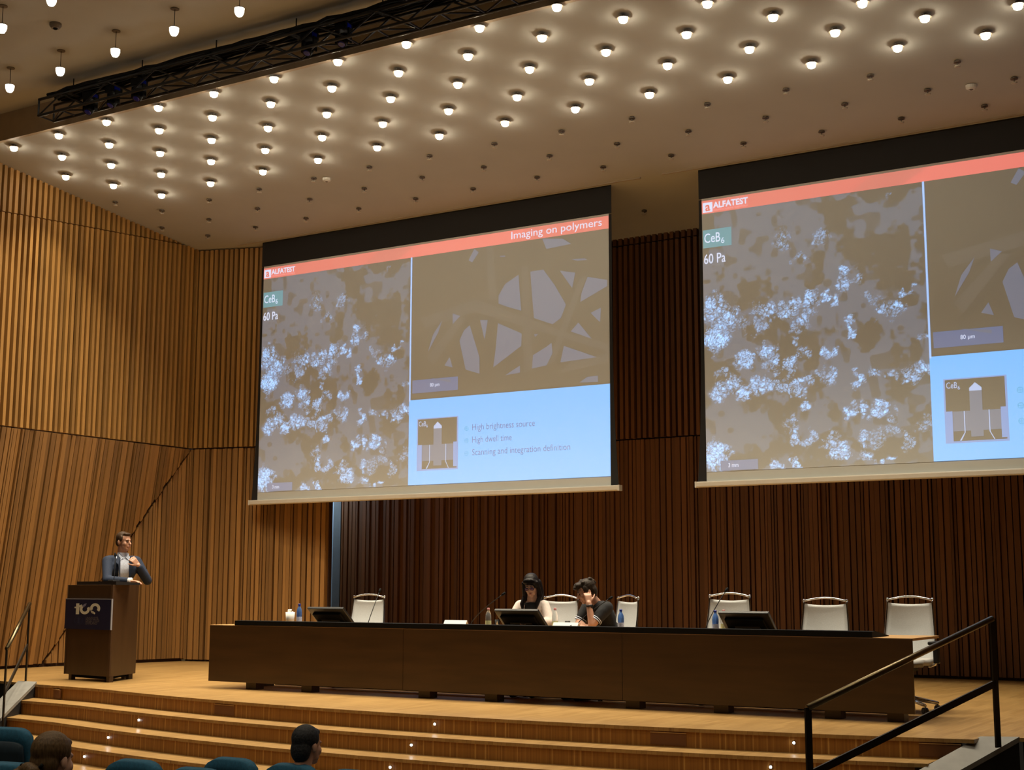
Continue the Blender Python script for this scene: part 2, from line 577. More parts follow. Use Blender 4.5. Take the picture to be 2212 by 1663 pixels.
# ---- corner wall between the left wall and the door gap
SEG = Vector((-3.589 + 4.72, 0.272, 0)).normalized()
SEGL = 2.53
nS = Vector((SEG.y, -SEG.x, 0))
GEND = CORN + SEG * SEGL
wc = tag(thing('wall_corner', CORN), kind='structure')
for z0, z1 in ((0, ZS), (ZS, 7.0)):
    MB().prism([Vector((0, 0, z0)) - nS * 0.07, SEG * SEGL + Vector((0, 0, z0)) - nS * 0.07, SEG * SEGL + Vector((0, 0, z1)) - nS * 0.07, Vector((0, 0, z1)) - nS * 0.07], -nS * 0.1).build('panel', M['backing'], wc)
s = -0.03
while s < SEGL - 0.05:
    p = SEG * (s + 0.028) - nS * 0.07
    pz = zc(CORN.y + p.y) - 0.015
    slat(wc, 'slat', p + Vector((0, 0, ZS + 0.012)), p + Vector((0, 0, pz)), SEG, 0.056, nS, 0.09 + random.uniform(-.008, .008))
    s += 0.094
for s, w, d in irregular(SEGL - 0.02, -0.08):
    p = SEG * (s + w / 2) - nS * 0.07
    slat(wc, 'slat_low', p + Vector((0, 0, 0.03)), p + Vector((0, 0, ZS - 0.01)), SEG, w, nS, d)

# ---- back wall
XB0, XB1 = -3.24, 12.0
wbu = tag(MB().box((XB0, YB, ZS), (15, YB + 0.15, 7.0)).build('wall_back', M['backing']), kind='structure')
wbl = tag(MB().box((XB0, YB, -0.02), (15, YB + 0.15, ZS)).build('wall_back_lower', M['backing']), kind='structure')
x = XB0 + 0.04
while x < 11.0:
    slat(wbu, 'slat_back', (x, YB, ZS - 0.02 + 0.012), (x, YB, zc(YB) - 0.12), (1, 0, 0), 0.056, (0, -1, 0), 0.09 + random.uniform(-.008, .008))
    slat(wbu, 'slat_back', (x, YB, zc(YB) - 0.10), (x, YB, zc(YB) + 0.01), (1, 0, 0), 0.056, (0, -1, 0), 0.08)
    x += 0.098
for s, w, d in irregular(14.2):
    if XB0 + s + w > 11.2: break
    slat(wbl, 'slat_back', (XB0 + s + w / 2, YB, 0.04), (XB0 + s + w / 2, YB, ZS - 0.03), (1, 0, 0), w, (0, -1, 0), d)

# ---- door in the gap between the corner wall and the back wall
do = tag(thing('door_1', (-3.7, 6.5, 0)), kind='structure')
MB().box((-0.85, 0.10, 0), (0.285, 0.14, 3.2)).build('door_leaf', M['door'], do)
MB().box((0.29, 0.07, 0), (0.45, 0.14, 3.2)).build('jamb', mat('jamb_grey', (0.16, 0.19, 0.22), 0.6), do)
MB().box((-0.03, 0.085, 1.0), (0.03, 0.10, 1.2)).build('door_handle', M['chrome'], do)
MB().box((-0.9, 0.10, 3.2), (0.46, 0.18, 7.0)).build('lintel', M['backing'], do)
# unseen lamp added behind the corner wall to brighten the door strip
pl_ = thing('added_passage_lamp', (-4.05, 6.05, 3.3), 0, 'unseen cool white lamp added behind the corner panelling to light the door', 'lamp')
MB().box((-0.12, -0.12, 0.0), (0.12, 0.12, 0.05)).build('housing', M['plastic_white'], pl_)
MB().box((-0.10, -0.10, -0.04), (0.10, 0.10, 0.0)).build('diffuser', emis('passage_lit', (0.72, 0.88, 1.0), 200.0), pl_)
M['passage'] = bpy.data.materials['passage_lit']
M['passage'].cycles.emission_sampling = 'AUTO'
MB().tube([(0, 0, 0.05), (0, 0, zc(6.05) - 3.34)], 0.012, 8).build('drop_rod', M['black_metal'], pl_)
# ---- right and rear walls of the hall (out of view, they close the room)
mbw = MB()
mbw.prism([(13.3, 8.7, ZA), (19.5, -22, ZA), (19.7, -22, ZA), (13.5, 8.7, ZA)], (0, 0, 9.2))
tag(mbw.build('wall_right', M['slat_low']), kind='structure')
tag(MB().box((-10, -22.2, ZA), (20, -22, 8.2)).build('wall_rear', M['slat_low']), kind='structure')

# ---- slanting side walls of the stairs
def parapet(p_in, d, w_dir, w, ln, slope, name):
    d = Vector(d).normalized()
    p = Vector(p_in)
    wv = Vector(w_dir).normalized() * w
    o = tag(thing(name, (p.x, p.y, ZA)), kind='structure')
    base = Vector((0, 0, p.z - ZA))
    a0, a1 = base, base + d * ln + Vector((0, 0, -slope * ln))
    mb = MB()
    mb.prism([a0, a0 + wv, a1 + wv, a1], (0, 0, -0.04))
    mb.build('coping', M['para'], o)
    lo = Vector((0, 0, -0.04))
    poly = [a0 + lo, a1 + lo, Vector((a1.x, a1.y, 0)), Vector((0, 0, 0))]
    MB().prism([q + wv * 0.02 for q in poly], wv * 0.96).build('cladding', M['para_dk'], o)
    return o
dR = Vector((-0.45, -0.893, 0)).normalized()
dL = Vector((0.50, -0.866, 0)).normalized()
parapet((9.1, -0.90, 0.012), dR, (0.9, 0.43, 0), 0.30, 2.9, 0.30, 'wall_stair_right')
parapet((-2.2, -0.66, 0.03), dL, (-0.9, -0.1, 0), 0.30, 2.9, 0.31, 'wall_stair_left')

# ================================================================== CEILING LAMPS
LIT = [(30, 322), (127, 295), (134, 341), (142, 384), (230, 266), (236, 315), (240, 359), (245, 403),
       (342, 235), (344, 284), (346, 333), (348, 379), (349, 424), (462, 205), (459, 256), (457, 305), (456, 351), (455, 398),
       (592, 173), (585, 227), (579, 279), (573, 327), (568, 373), (730, 136), (717, 193), (706, 249), (696, 299), (687, 348),
       (878, 98), (861, 160), (844, 216), (827, 270), (815, 321), (1036, 63), (1011, 124), (989, 185), (969, 242), (949, 296),
       (1203, 18), (1171, 84), (1144, 152), (1117, 212), (1091, 268), (1346, 44), (1309, 115), (1273, 178), (1243, 238),
       (1528, 11), (1483, 77), (1442, 144), (1403, 207), (1670, 40), (1619, 109), (1572, 174), (1863, 10), (1804, 73), (1753, 142),
       (1998, 42), (1939, 106), (2199, 15), (2129, 79)]
UNLIT = [(249, 443), (350, 461), (350, 498), (452, 438), (451, 480), (449, 515), (560, 415), (556, 457), (552, 497), (678, 392), (669, 437), (661, 478),
         (798, 368), (787, 414), (775, 457), (928, 344), (912, 390), (898, 436), (1068, 318), (1045, 368), (1022, 415), (1213, 291), (1187, 344), (1160, 390),
         (1365, 263), (1333, 318), (1303, 368), (1528, 233), (1487, 291), (1450, 343), (1698, 202), (1654, 262), (1606, 317), (1880, 172), (1825, 233), (1775, 292),
         (2068, 142), (2004, 203), (1947, 264), (2191, 178), (2127, 237), (1392, 462)]
TILT = math.atan(CS)


def beam(t, watt, z, cone=92, blend=0.85):
    ld = bpy.data.lights.new('beam', 'SPOT')
    ld.energy = watt
    ld.color = LAMP
    ld.spot_size = R(cone)
    ld.spot_blend = blend
    ld.shadow_soft_size = 0.04
    o = bpy.data.objects.new('beam', ld)
    o.location = (0, 0, z)
    link(o, t)


def lamp_proto(lit):
    t = thing('ceiling_lamp' if lit else 'unlit_ceiling_lamp', (0, 0, 0))
    MB().lathe([(0.030, -0.006), (0.032, 0.0)], 12).build('canopy', M['lamp_metal'], t)
    if lit:
        MB().lathe([(0.011, -0.034), (0.011, -0.005)], 8).build('stem', M['lamp_metal'], t)
        MB().lathe([(0.070, -0.041), (0.068, -0.036), (0.03, -0.033)], 16).build('cap', M['lamp_metal'], t)
        MB().lathe([(0.030, -0.086), (0.041, -0.080), (0.048, -0.062), (0.050, -0.041)], 12).build('glass_bowl', M['lamp'], t, smooth=True)
    else:
        MB().lathe([(0.008, -0.055), (0.008, -0.005)], 8).build('stem', M['lamp_metal'], t)
        MB().lathe([(0.042, -0.020), (0.040, -0.008)], 14).build('cap', M['lamp_metal'], t)
        MB().lathe([(0.020, -0.072), (0.034, -0.066), (0.036, -0.056), (0.012, -0.052)], 12).build('glass_bowl', M['dim_glass'], t, smooth=True)
    if lit:
        MB().lathe([(0.027, -0.089), (0.029, -0.0865)], 10).build('lens', M['lamp_lens'], t)
        beam(t, BEAM_W, -0.096)
    return t


def scatter(proto, pts, fn, label, cat, group):
    for i, p in enumerate(pts):
        o = proto if i == 0 else copy_tree(proto)
        o.location = fn(p)
        tag(o, label, cat, group)


scatter(lamp_proto(True), LIT, lambda p: on_ceil(p[0], p[1], 0.062) + Vector((0, 0, 0.062)),
        'glowing bowl-shaped lamp in the lit field of the sloping stage ceiling', 'ceiling lamp', 'lit lamps on the stage ceiling')
scatter(lamp_proto(False), UNLIT, lambda p: on_ceil(p[0], p[1] - 1, 0.05) + Vector((0, 0, 0.05)),
        'small unlit lamp on the stage ceiling in the dark rows beside the screens', 'ceiling lamp', 'unlit lamps on the stage ceiling')
# the same grid goes on over the right of the stage, outside the picture
# pendants over the seats
t = thing('pendant_lamp', (0, 0, 0))
MB().lathe([(0.004, -0.22), (0.004, 0.0)], 6).build('cable', M['black_metal'], t)
MB().lathe([(0.05, -0.010), (0.05, 0.0)], 12).build('canopy', M['lamp_metal'], t)
MB().lathe([(0.056, -0.235), (0.05, -0.222), (0.015, -0.212)], 14).build('cap', M['lamp_metal'], t)
MB().lathe([(0.033, -0.315), (0.044, -0.303), (0.054, -0.272), (0.056, -0.235)], 12).build('glass_bowl', M['pend'], t, smooth=True)
MB().lathe([(0.032, -0.319), (0.034, -0.316)], 10).build('lens', M['lamp_lens'], t)
beam(t, PBEAM_W, -0.325, 110)
PEN = [(517, 26), (376, 68), (249, 114), (130, 155), (21, 191), (111, 3), (4, 62)]
pts = []
for p in PEN:
    q = on_z(p[0], p[1], ZAU - 0.275)
    pts.append(Vector((q.x, q.y, ZAU)))
ex = pts[0] - pts[1]
dy_ = pts[5] - pts[3]
for j in range(0, 5):
    for i in range(0, 9):
        q = Vector((pts[4].x + 1.55 * i + (0.75 if j % 2 else 0), pts[4].y - 2.6 * j, ZAU))
        if j == 0 and i < 7: continue
        if j == 1 and i < 3: continue
        pts.append(q)
for i, q in enumerate(pts):
    o = t if i == 0 else copy_tree(t)
    o.location = q
    tag(o, 'glowing glass pendant on a thin cable below the ceiling over the seats', 'pendant lamp', 'pendants over the seats')
# smoke detectors
for i, (px, py, lab) in enumerate([(706, 388, 'round white smoke detector among the unlit lamps above the screen nearer the lectern'), (2098, 188, 'round white smoke detector among the unlit lamps above the screen farther from the lectern')]):
    q = on_ceil(px, py, 0.02) + Vector((0, 0, 0.02))
    d = thing('smoke_detector', q, 0, lab, 'smoke detector')
    MB().lathe([(0.040, -0.05), (0.062, -0.035), (0.066, 0.0)], 16).build('housing', M['plastic_white'], d, smooth=False)
    MB().lathe([(0.012, -0.058), (0.026, -0.049)], 12).build('sensor', M['lamp_metal'], d)
q = on_z(120, 56, ZAU - 0.03)
d = thing('ceiling_sensor', Vector((q.x, q.y, ZAU)), 0, 'small dark round sensor on the ceiling over the seats', 'sensor')
MB().lathe([(0.05, -0.06), (0.07, -0.03), (0.07, 0.0)], 14).build('housing', M['lamp_metal'], d)
MB().lathe([(0.02, -0.075), (0.03, -0.058)], 10).build('lens', M['black'], d)

# ================================================================== LIGHTING TRUSS
TX0, TX1, TY0, TY1, TZ0, TZ1 = -2.62, 8.4, -0.75, -0.50, 7.29, 7.51
tr = thing('lighting_truss', (TX0, (TY0 + TY1) / 2, TZ0), 0, 'long black box truss hanging along the edge of the stage ceiling', 'truss')
hy, hz = (TY1 - TY0) / 2, TZ1 - TZ0
LX = TX1 - TX0
for yy, zz in ((-hy, 0), (hy, 0), (-hy, hz), (hy, hz)):
    MB().tube([(0, yy, zz), (LX, yy, zz)], 0.020, 8).build('chord', M['black_metal'], tr)
nb = 26
for yy in (-hy, hy):
    for i in range(nb):
        xa, xb = LX * i / nb, LX * (i + 1) / nb
        za, zb = (0, hz) if i % 2 == 0 else (hz, 0)
        MB().tube([(xa, yy, za), (xb, yy, zb)], 0.011, 6).build('brace', M['black_metal'], tr)
for i in range(nb + 1):
    xa = LX * i / nb
    MB().tube([(xa, -hy, 0), (xa, hy, 0)], 0.011, 6).build('brace', M['black_metal'], tr)
    if i < nb: MB().tube([(xa, -hy if i % 2 else hy, 0), (xa + LX / nb, hy if i % 2 else -hy, 0)], 0.010, 6).build('brace', M['black_metal'], tr)
MB().tube([(0, -hy, 0), (0, -hy, hz)], 0.014, 6).build('brace', M['black_metal'], tr)
MB().tube([(0, hy, 0), (0, hy, hz)], 0.014, 6).build('brace', M['black_metal'], tr)
for k in range(5):      # cables lying along the top
    P = [(0.15 + LX * 0.98 * i / 60, -hy + 0.0 + k * 0.062 + random.uniform(-.015, .015), hz + 0.045 + random.uniform(-0.012, 0.02)) for i in range(61)]
    MB().tube(P, 0.022, 6).build('cable', M['black'], tr)
for i in range(9):      # hangers up to the ceiling
    MB().tube([(0.5 + i * 1.25, 0, hz), (0.5 + i * 1.25, 0, ZAU - TZ0)], 0.008, 6).build('hanger', M['black_metal'], tr)
    MB().box((0.46 + i * 1.25, -hy - 0.03, hz + 0.01), (0.54 + i * 1.25, hy + 0.03, hz + 0.04)).build('clamp', M['black'], tr)


def spot(px, py, lab):
    q = on_y(px, py, -0.625)
    o = thing('stage_spotlight', (q.x, -0.625, q.z + 0.08), R(random.uniform(-12, 12)), lab, 'stage light', 'moving-head lights in the truss')
    o.scale = (0.72, 0.72, 0.72)
    mb = MB().box((-0.10, -0.12, -0.02), (0.10, 0.12, 0.12))
    mb.build('base_box', M['black'], o, bevel=0.015)
    for sx in (-1, 1):
        MB().box((sx * 0.115 - 0.015, -0.05, -0.22), (sx * 0.115 + 0.015, 0.05, 0.02)).build('yoke_arm', M['black'], o, bevel=0.01)
    mm = Matrix.Translation((0, 0, -0.15)) @ Matrix.Rotation(R(150), 4, 'X')
    MB().lathe([(0.06, -0.10), (0.085, -0.06), (0.085, 0.09), (0.075, 0.12)], 14, mm).build('head', M['black'], o)
    MB().lathe([(0.06, 0.121), (0.045, 0.128)], 14, mm).build('lens', M['lens_glint'], o)
    MB().box((0.101, -0.06, 0.0), (0.106, 0.06, 0.09)).build('side_panel', M['lens_glint'], o)  # blue glint on the housing, painted as a thin plate
    return o


for px, py, wh in [(195, 228, 'outermost of three near the truss end'), (245, 213, 'middle one of three near the truss end'), (300, 199, 'innermost of three near the truss end'),
                   (668, 99, 'one of a pair along the truss, nearer its end'), (742, 80, 'one of a pair along the truss, farther from its end')]:
    spot(px, py, 'black moving-head spotlight, ' + wh)

# ================================================================== PROJECTION SCREENS
def flat_rgb(rgb, s=1.0): return emis('slide_%02x%02x%02x' % tuple(int(c) for c in rgb), lin(rgb), s, base=(0.68, 0.70, 0.66))


def text_mesh(body, m, parent, x0, x1, z0, z1, yoff, name='lettering', bold=0.0, shear=0.0):
    """lettering fitted into the rectangle x0..x1, z0..z1, facing -Y"""
    cu = bpy.data.curves.new('txt', 'FONT')
    cu.body = body
    cu.size = 1.0
    cu.offset = bold
    cu.resolution_u = 3
    ob = bpy.data.objects.new('txt', cu)
    link(ob)
    me = bakemesh(ob)
    bpy.data.objects.remove(ob, do_unlink=True)
    n = len(me.vertices)
    co = np.empty(n * 3, dtype=np.float32)
    me.vertices.foreach_get('co', co)
    co = co.reshape(-1, 3)
    mn, mx = co.min(0), co.max(0)
    sx, sz = (x1 - x0) / (mx[0] - mn[0]), (z1 - z0) / (mx[1] - mn[1])
    new = np.zeros_like(co)
    new[:, 0] = x0 + (co[:, 0] - mn[0]) * sx
    new[:, 2] = z0 + (co[:, 1] - mn[1]) * sz
    new[:, 1] = yoff
    me.vertices.foreach_set('co', new.ravel())
    me.materials.clear()
    me.materials.append(m)
    me.update()
    o = bpy.data.objects.new(name, me)
    link(o, parent)
    return o


SW = 6.385                       # picture width
ZI1, ZI0 = 6.39, 2.70            # picture top and bottom
OX, OZ = -3.35, 2.52             # local origin of the left screen
def SL(px, py):
    """photo pixel on the left screen -> local x, z"""
    q = on_y(px, py, YS)
    return q.x - OX, q.z - OZ
def Z6(X, Y): return SL(540 + X / 2.2475, 380 + Y / 2.2475)


def rect(name, m, parent, x0, x1, z0, z1, y):
    return MB().add([(x0, y, z0), (x1, y, z0), (x1, y, z1), (x0, y, z1)], [(0, 1, 2, 3)]).build(name, m, parent)


def polyg(name, m, parent, pts, y):
    return MB().add([(x, y, z) for x, z in pts], [tuple(range(len(pts)))]).build(name, m, parent)


def vcol_mat(name):
    m, nt, b = newmat(name)
    a = nt.nodes.new('ShaderNodeVertexColor')
    a.layer_name = 'picture'
    nt.links.new(a.outputs['Color'], b.inputs['Emission Color'])
    b.inputs['Emission Strength'].default_value = 1.0
    m.cycles.emission_sampling = 'NONE'
    b.inputs['Base Color'].default_value = (0.68, 0.70, 0.66, 1)
    b.inputs['Roughness'].default_value = 0.9
    b.inputs['Specular IOR Level'].default_value = 0.1
    return m


def vnoise(X, Y, seed):
    """smooth value noise on arrays"""
    rng = np.random.RandomState(seed)
    g = rng.rand(64, 64)
    xi, yi = np.floor(X).astype(int), np.floor(Y).astype(int)
    fx, fy = X - xi, Y - yi
    fx, fy = fx * fx * (3 - 2 * fx), fy * fy * (3 - 2 * fy)
    G = lambda a, b: g[a % 64, b % 64]
    return (G(xi, yi) * (1 - fx) + G(xi + 1, yi) * fx) * (1 - fy) + (G(xi, yi + 1) * (1 - fx) + G(xi + 1, yi + 1) * fx) * fy


BLOBS = [(830,450,40,.5),(1000,445,35,.6),(900,530,30,.6),(1300,275,20,.4),(1110,595,22,.9),(1110,640,20,.6),(1140,650,20,.5),(500,760,60,.8),(560,800,60,.8),(515,890,60,1),(620,780,25,.6),(640,840,30,.5),(760,765,35,.8),(700,760,30,.5),(840,780,40,.7),(880,740,30,.8),(940,735,35,.9),(1005,720,20,1),(1060,730,25,.9),(1085,685,30,.7),(920,810,40,.7),(870,850,25,.5),(715,840,35,.6),(1110,830,25,.8),(1118,870,22,1),(1350,700,25,1),(1330,770,25,.9),(1240,775,30,.8),(1290,790,40,.6),(1210,720,25,.4),(640,985,38,1),(740,955,38,.9),(775,1010,30,.9),(850,1000,35,.9),(905,965,25,.6),(1022,968,28,.9),(875,910,18,.7),(1415,900,20,.5),(1430,1045,35,.8),(1370,1060,40,.7),(1345,1100,30,.8),(1275,1065,25,.6),(1210,1060,30,.6),(1140,1090,25,.8),(1030,1075,35,.7),(990,1055,25,.5),(540,1050,30,.6),(600,1090,35,.7),(520,1150,45,.9),(570,1110,30,.8),(650,1135,35,1),(710,1120,40,.9),(770,1100,35,.8),(820,1120,30,.7),(880,1110,40,.9),(925,1090,30,.8),(835,1060,20,.6),(910,1190,22,1),(1100,1230,25,.9),(1160,1225,25,.8),(1215,1240,25,.9),(1235,1210,20,.9),(1270,1265,20,.6),(1290,1215,15,.6),(850,1270,25,.6),(845,1310,20,.9),(860,1345,25,.8),(900,1360,25,.7),(930,1335,20,.7),(990,1355,20,.8),(1030,1340,35,.6),(1040,1390,35,.9),(1075,1410,20,.7),(1150,1350,30,.7),(1220,1340,35,.5),(1270,1320,25,.5),(1340,1345,35,.6),(1410,1280,30,.5),(1160,1420,30,.8),(1215,1440,22,.9),(1260,1440,15,.9),(865,1450,28,1),(770,1475,25,.9),(510,1390,50,.9),(500,1450,50,1),(1310,1395,15,.5)]
SPLIT = 2.985                    # local x of the line between the two micrographs
BAND = 0.182                     # red band height
HI = ZI1 - ZI0
TOPZ = ZI1 - OZ                  # local z of the picture's top
BOTZ = ZI0 - OZ


def micrograph():
    nx, nz = 330, 410
    x1, z0, z1 = SPLIT - 0.012, BOTZ, TOPZ - BAND
    u = np.linspace(0, 1, nx)
    v = np.linspace(0, 1, nz)          # v from the top
    U, V = np.meshgrid(u, v)
    asp = (z1 - z0) / x1
    X, Y = U * 10, V * 10 * asp
    lum = np.zeros_like(U)
    wob = 0.10 * (vnoise(X * 2.2, Y * 2.2, 1) - .5) + 0.05 * (vnoise(X * 6, Y * 6, 2) - .5)
    wob2 = 0.10 * (vnoise(X * 2.2, Y * 2.2, 3) - .5) + 0.05 * (vnoise(X * 6, Y * 6, 4) - .5)
    for bx, by, br, bi in BLOBS:
        bu = (bx - 458) / 975.0
        t0, t1 = 330 - 0.128 * (bx - 455), 1490 - 0.04 * (bx - 462)
        bv = (by - t0) / (t1 - t0)
        rr = br / 975.0 * 1.05
        d2 = ((U - bu + wob * 0.45) ** 2 + ((V - bv + wob2 * 0.4) * asp) ** 2) / (rr * rr)
        lum = np.maximum(lum, bi * np.clip(1.15 - d2 * 0.75, 0, 1))
    # thin dark threads across the bright clusters
    web = np.ones_like(U)
    rng = np.random.RandomState(5)
    for k in range(9):
        a = rng.rand() * math.pi
        c = X * math.cos(a) + Y * math.sin(a)
        n1 = vnoise(X * 2.6 + k * 9, Y * 2.6, 20 + k)
        ph = np.abs(((c * (2.2 + 0.35 * k) + n1 * 2.4) % 1.0) - 0.5) * 2
        web = np.minimum(web, np.clip(ph * 7.0, 0.15, 1))
    speck = 0.5 * vnoise(X * 7, Y * 7, 8) + 0.5 * vnoise(X * 17, Y * 17, 9)
    core = np.clip(lum * 1.5 - 0.75, 0, 1)
    bright = np.clip((lum * (web * 0.85 + 0.15 * core)) * (0.15 + 1.35 * speck) * 1.2 - 0.10, 0, 1)
    bright = bright ** 1.1
    fk = vnoise(X * 0.8, Y * 0.8, 11) * 0.5 + vnoise(X * 2.2, Y * 2.2, 12) * 0.32 + vnoise(X * 6, Y * 6, 14) * 0.18
    flake = np.clip((fk - 0.44) * 14, 0, 1)
    flake2 = np.clip((vnoise(X * 2.6 + 7, Y * 2.6, 13) - 0.66) * 12, 0, 1)
    base = 0.006 + 0.058 * flake * (1 - 0.75 * flake2)
    bright = np.clip(bright * 1.45, 0, 1.15)
    rgb = np.stack([base * 0.40 + bright * 0.27, base * 0.85 + bright * 0.58, base * 1.7 + bright * 1.10], -1)
    mb = MB()
    me = bpy.data.meshes.new('micrograph')
    V3 = np.stack([U * x1, np.full_like(U, -0.004), z1 - V * (z1 - z0)], -1).reshape(-1, 3)
    idx = np.arange(nx * nz).reshape(nz, nx)
    F = np.stack([idx[1:, :-1], idx[1:, 1:], idx[:-1, 1:], idx[:-1, :-1]], -1).reshape(-1, 4)
    me.from_pydata(V3.tolist(), [], F.tolist())
    at = me.color_attributes.new('picture', 'FLOAT_COLOR', 'POINT')
    at.data.foreach_set('color', np.concatenate([rgb.reshape(-1, 3), np.ones((nx * nz, 1))], 1).astype(np.float32).ravel())
    me.materials.append(vcol_mat('micrograph'))
    me.update()
    return me


def E_(name, rgb): return emis('slide_' + name, rgb, 1.0, base=(0.68, 0.70, 0.66))
S_ = {
    'band': E_('band', (0.60, 0.085, 0.080)), 'band2': E_('band_dark', (0.52, 0.085, 0.08)), 'band3': E_('band_light', (0.68, 0.10, 0.095)),
    'white': E_('white', (0.055, 0.40, 0.92)), 'txt': E_('text_white', (0.55, 0.62, 0.85)), 'teal': E_('teal', (0.0, 0.20, 0.28)),
    'grey': E_('grey', (0.035, 0.070, 0.150)), 'tan': E_('dark', (0.010, 0.011, 0.012)), 'tan2': E_('dark2', (0.022, 0.024, 0.028)), 'line': E_('line', (0.25, 0.48, 0.95)),
    'scale': E_('scale', (0.005, 0.06, 0.21)), 'box': E_('box', (0.36, 0.54, 0.86)), 'dk': E_('ink', (0.020, 0.075, 0.27)),
    'ring': E_('ring', (0.0, 0.27, 0.50)), 'dk0': E_('none', (0.002, 0.002, 0.002)), 'mid': E_('mid', (0.05, 0.085, 0.17)), 'hi': E_('hi', (0.30, 0.42, 0.72)), 'shade': E_('shade', (0.09, 0.22, 0.55)), 'tag': E_('tagline', (0.72, 0.22, 0.26)),
}


def make_screen(label):
    t = thing('projection_screen', (OX, YS, OZ), 0, label, 'projection screen', 'pair of projection screens')
    top = zc(YS) - OZ + 0.06
    # cloth with the black drop above and the tapering black edges
    P = []
    for k in range(13):
        v = k / 12
        z = 0.06 + (TOPZ + 0.02 - 0.06) * v
        fl = 0.10 * (1 - v) ** 4
        P.append((fl, z))
    rect('cloth', M['screen_white'], t, -0.005, SW + 0.005, 0.03, TOPZ + 0.035, 0.0)
    for sgn in (-1, 1):
        mb = MB()
        rows = []
        for fl, z in P:
            xi = -0.004 if sgn < 0 else SW + 0.004
            xo = xi + sgn * (0.042 + fl * 0.8)
            rows.append([(xi, -0.002, z), (xo, -0.002, z)])
        mb.grid(rows).build('black_edge', M['screen_black'], t, solid=0.003)
    MB().box((-0.045, -0.003, TOPZ + 0.034), (SW + 0.045, 0.003, top)).build('black_drop', M['screen_black'], t)
    o = MB().box((-0.15, -0.05, -0.02), (SW + 0.15, 0.04, 0.055)).build('weight_bar', M['bar'], t, bevel=0.015)
    MB().box((-0.155, -0.052, -0.022), (-0.13, 0.042, 0.057)).build('end_cap', M['plastic_white'], t)
    MB().box((SW + 0.13, -0.052, -0.022), (SW + 0.155, 0.042, 0.057)).build('end_cap', M['plastic_white'], t)
    MB().box((-0.55, -0.10, zc(YS) - OZ - 0.008), (SW + 0.55, -0.07, zc(YS) - OZ + 0.03)).build('slot_edge', M['fascia'], t)
    # ---- the projected slide
    z1 = TOPZ
    bd = rect('slide_band', S_['band'], t, 0, SW, z1 - BAND, z1, -0.005)
    polyg('band_facet', S_['band2'], bd, [(2.05, z1 - BAND), (2.35, z1), (3.05, z1), (2.72, z1 - BAND)], -0.006)
    polyg('band_facet', S_['band3'], bd, [(2.72, z1 - BAND), (3.05, z1), (SW, z1), (SW, z1 - BAND)], -0.006)
    polyg('band_facet', S_['band'], bd, [(4.75, z1 - BAND), (5.05, z1), (SW, z1), (SW, z1 - BAND)], -0.0065)
    # logo: square with a cut letter, name, tagline
    rect('logo_mark', S_['txt'], t, 0.015, 0.155, z1 - 0.165, z1 - 0.03, -0.007)
    text_mesh('a', S_['band'], t, 0.05, 0.125, z1 - 0.15, z1 - 0.06, -0.008, bold=0.03)
    text_mesh('ALFATEST', S_['txt'], t, 0.165, 0.665, z1 - 0.122, z1 - 0.035, -0.007, bold=0.025)
    text_mesh('STRUMENTAZIONE SCIENTIFICA', S_['tag'], t, 0.165, 0.665, z1 - 0.160, z1 - 0.137, -0.007)
    a = Z6(1447, 285); b = Z6(1729, 240)
    text_mesh('Imaging on polymers', S_['txt'], t, 4.78, 6.28, z1 - 0.165, z1 - 0.02, -0.007)
    o = bpy.data.objects.new('micrograph', MICRO)
    link(o, t)
    # teal tag and pressure
    tg = rect('teal_tag', S_['teal'], t, 0.01, 0.42, 3.21, 3.46, -0.006)
    text_mesh('CeB', S_['txt'], tg, 0.03, 0.26, 3.28, 3.41, -0.008)
    text_mesh('6', S_['txt'], tg, 0.272, 0.318, 3.25, 3.33, -0.008)
    text_mesh('60 Pa', S_['txt'], t, 0.02, 0.33, 2.99, 3.125, -0.008)
    sb = rect('scale_bar', S_['scale'], t, 0.20, 0.72, BOTZ + 0.01, BOTZ + 0.14, -0.0065)
    text_mesh('3 mm', S_['txt'], sb, 0.31, 0.45, BOTZ + 0.05, BOTZ + 0.105, -0.008)
    # line between the pictures
    zsem = 1.50
    rect('divider', S_['line'], t, SPLIT - 0.012, SPLIT + 0.012, zsem - 0.05, z1 - BAND, -0.007)
    # fibre picture
    rect('fibre_picture', S_['tan'], t, SPLIT + 0.012, SW, zsem, z1 - BAND, -0.005)
    P = [[(1305,480),(1240,525),(1208,580),(1208,620),(1250,635),(1318,655),(1310,560)], [(1362,465),(1425,455),(1480,530),(1535,625),(1510,690),(1470,720),(1380,690),(1372,600)],
         [(1505,460),(1580,470),(1565,545)], [(1640,490),(1735,505),(1735,535),(1605,612),(1610,570)], [(1655,665),(1705,640),(1700,710)], [(1558,755),(1595,712),(1660,790)],
         [(1525,825),(1685,880),(1508,905)], [(1440,830),(1465,810),(1470,860),(1440,920),(1370,935),(1375,870)], [(1205,715),(1320,765),(1318,825),(1182,930),(1195,830)],
         [(1118,700),(1155,700),(1140,795)], [(1068,725),(1115,880),(1115,960),(1048,940),(1018,800),(1040,750)], [(935,700),(915,760),(865,855),(890,770)], [(985,668),(1022,680),(985,720)],
         [(970,880),(945,920),(985,930)], [(1312,920),(1312,955),(1240,968)], [(1090,355),(1112,370),(1080,420),(1062,410)], [(1420,305),(1520,305),(1560,330),(1440,355)],
         [(1560,405),(1625,400),(1640,408),(1590,412)], [(1640,975),(1690,970),(1690,1000),(1600,1003)], [(1215,388),(1240,386),(1240,394),(1215,394)], [(1380,768),(1400,768),(1385,782)]]
    for k, pl in enumerate(P):
        polyg('fibre_gap', S_['grey'], t, [Z6(*p) for p in pl], -0.0062)
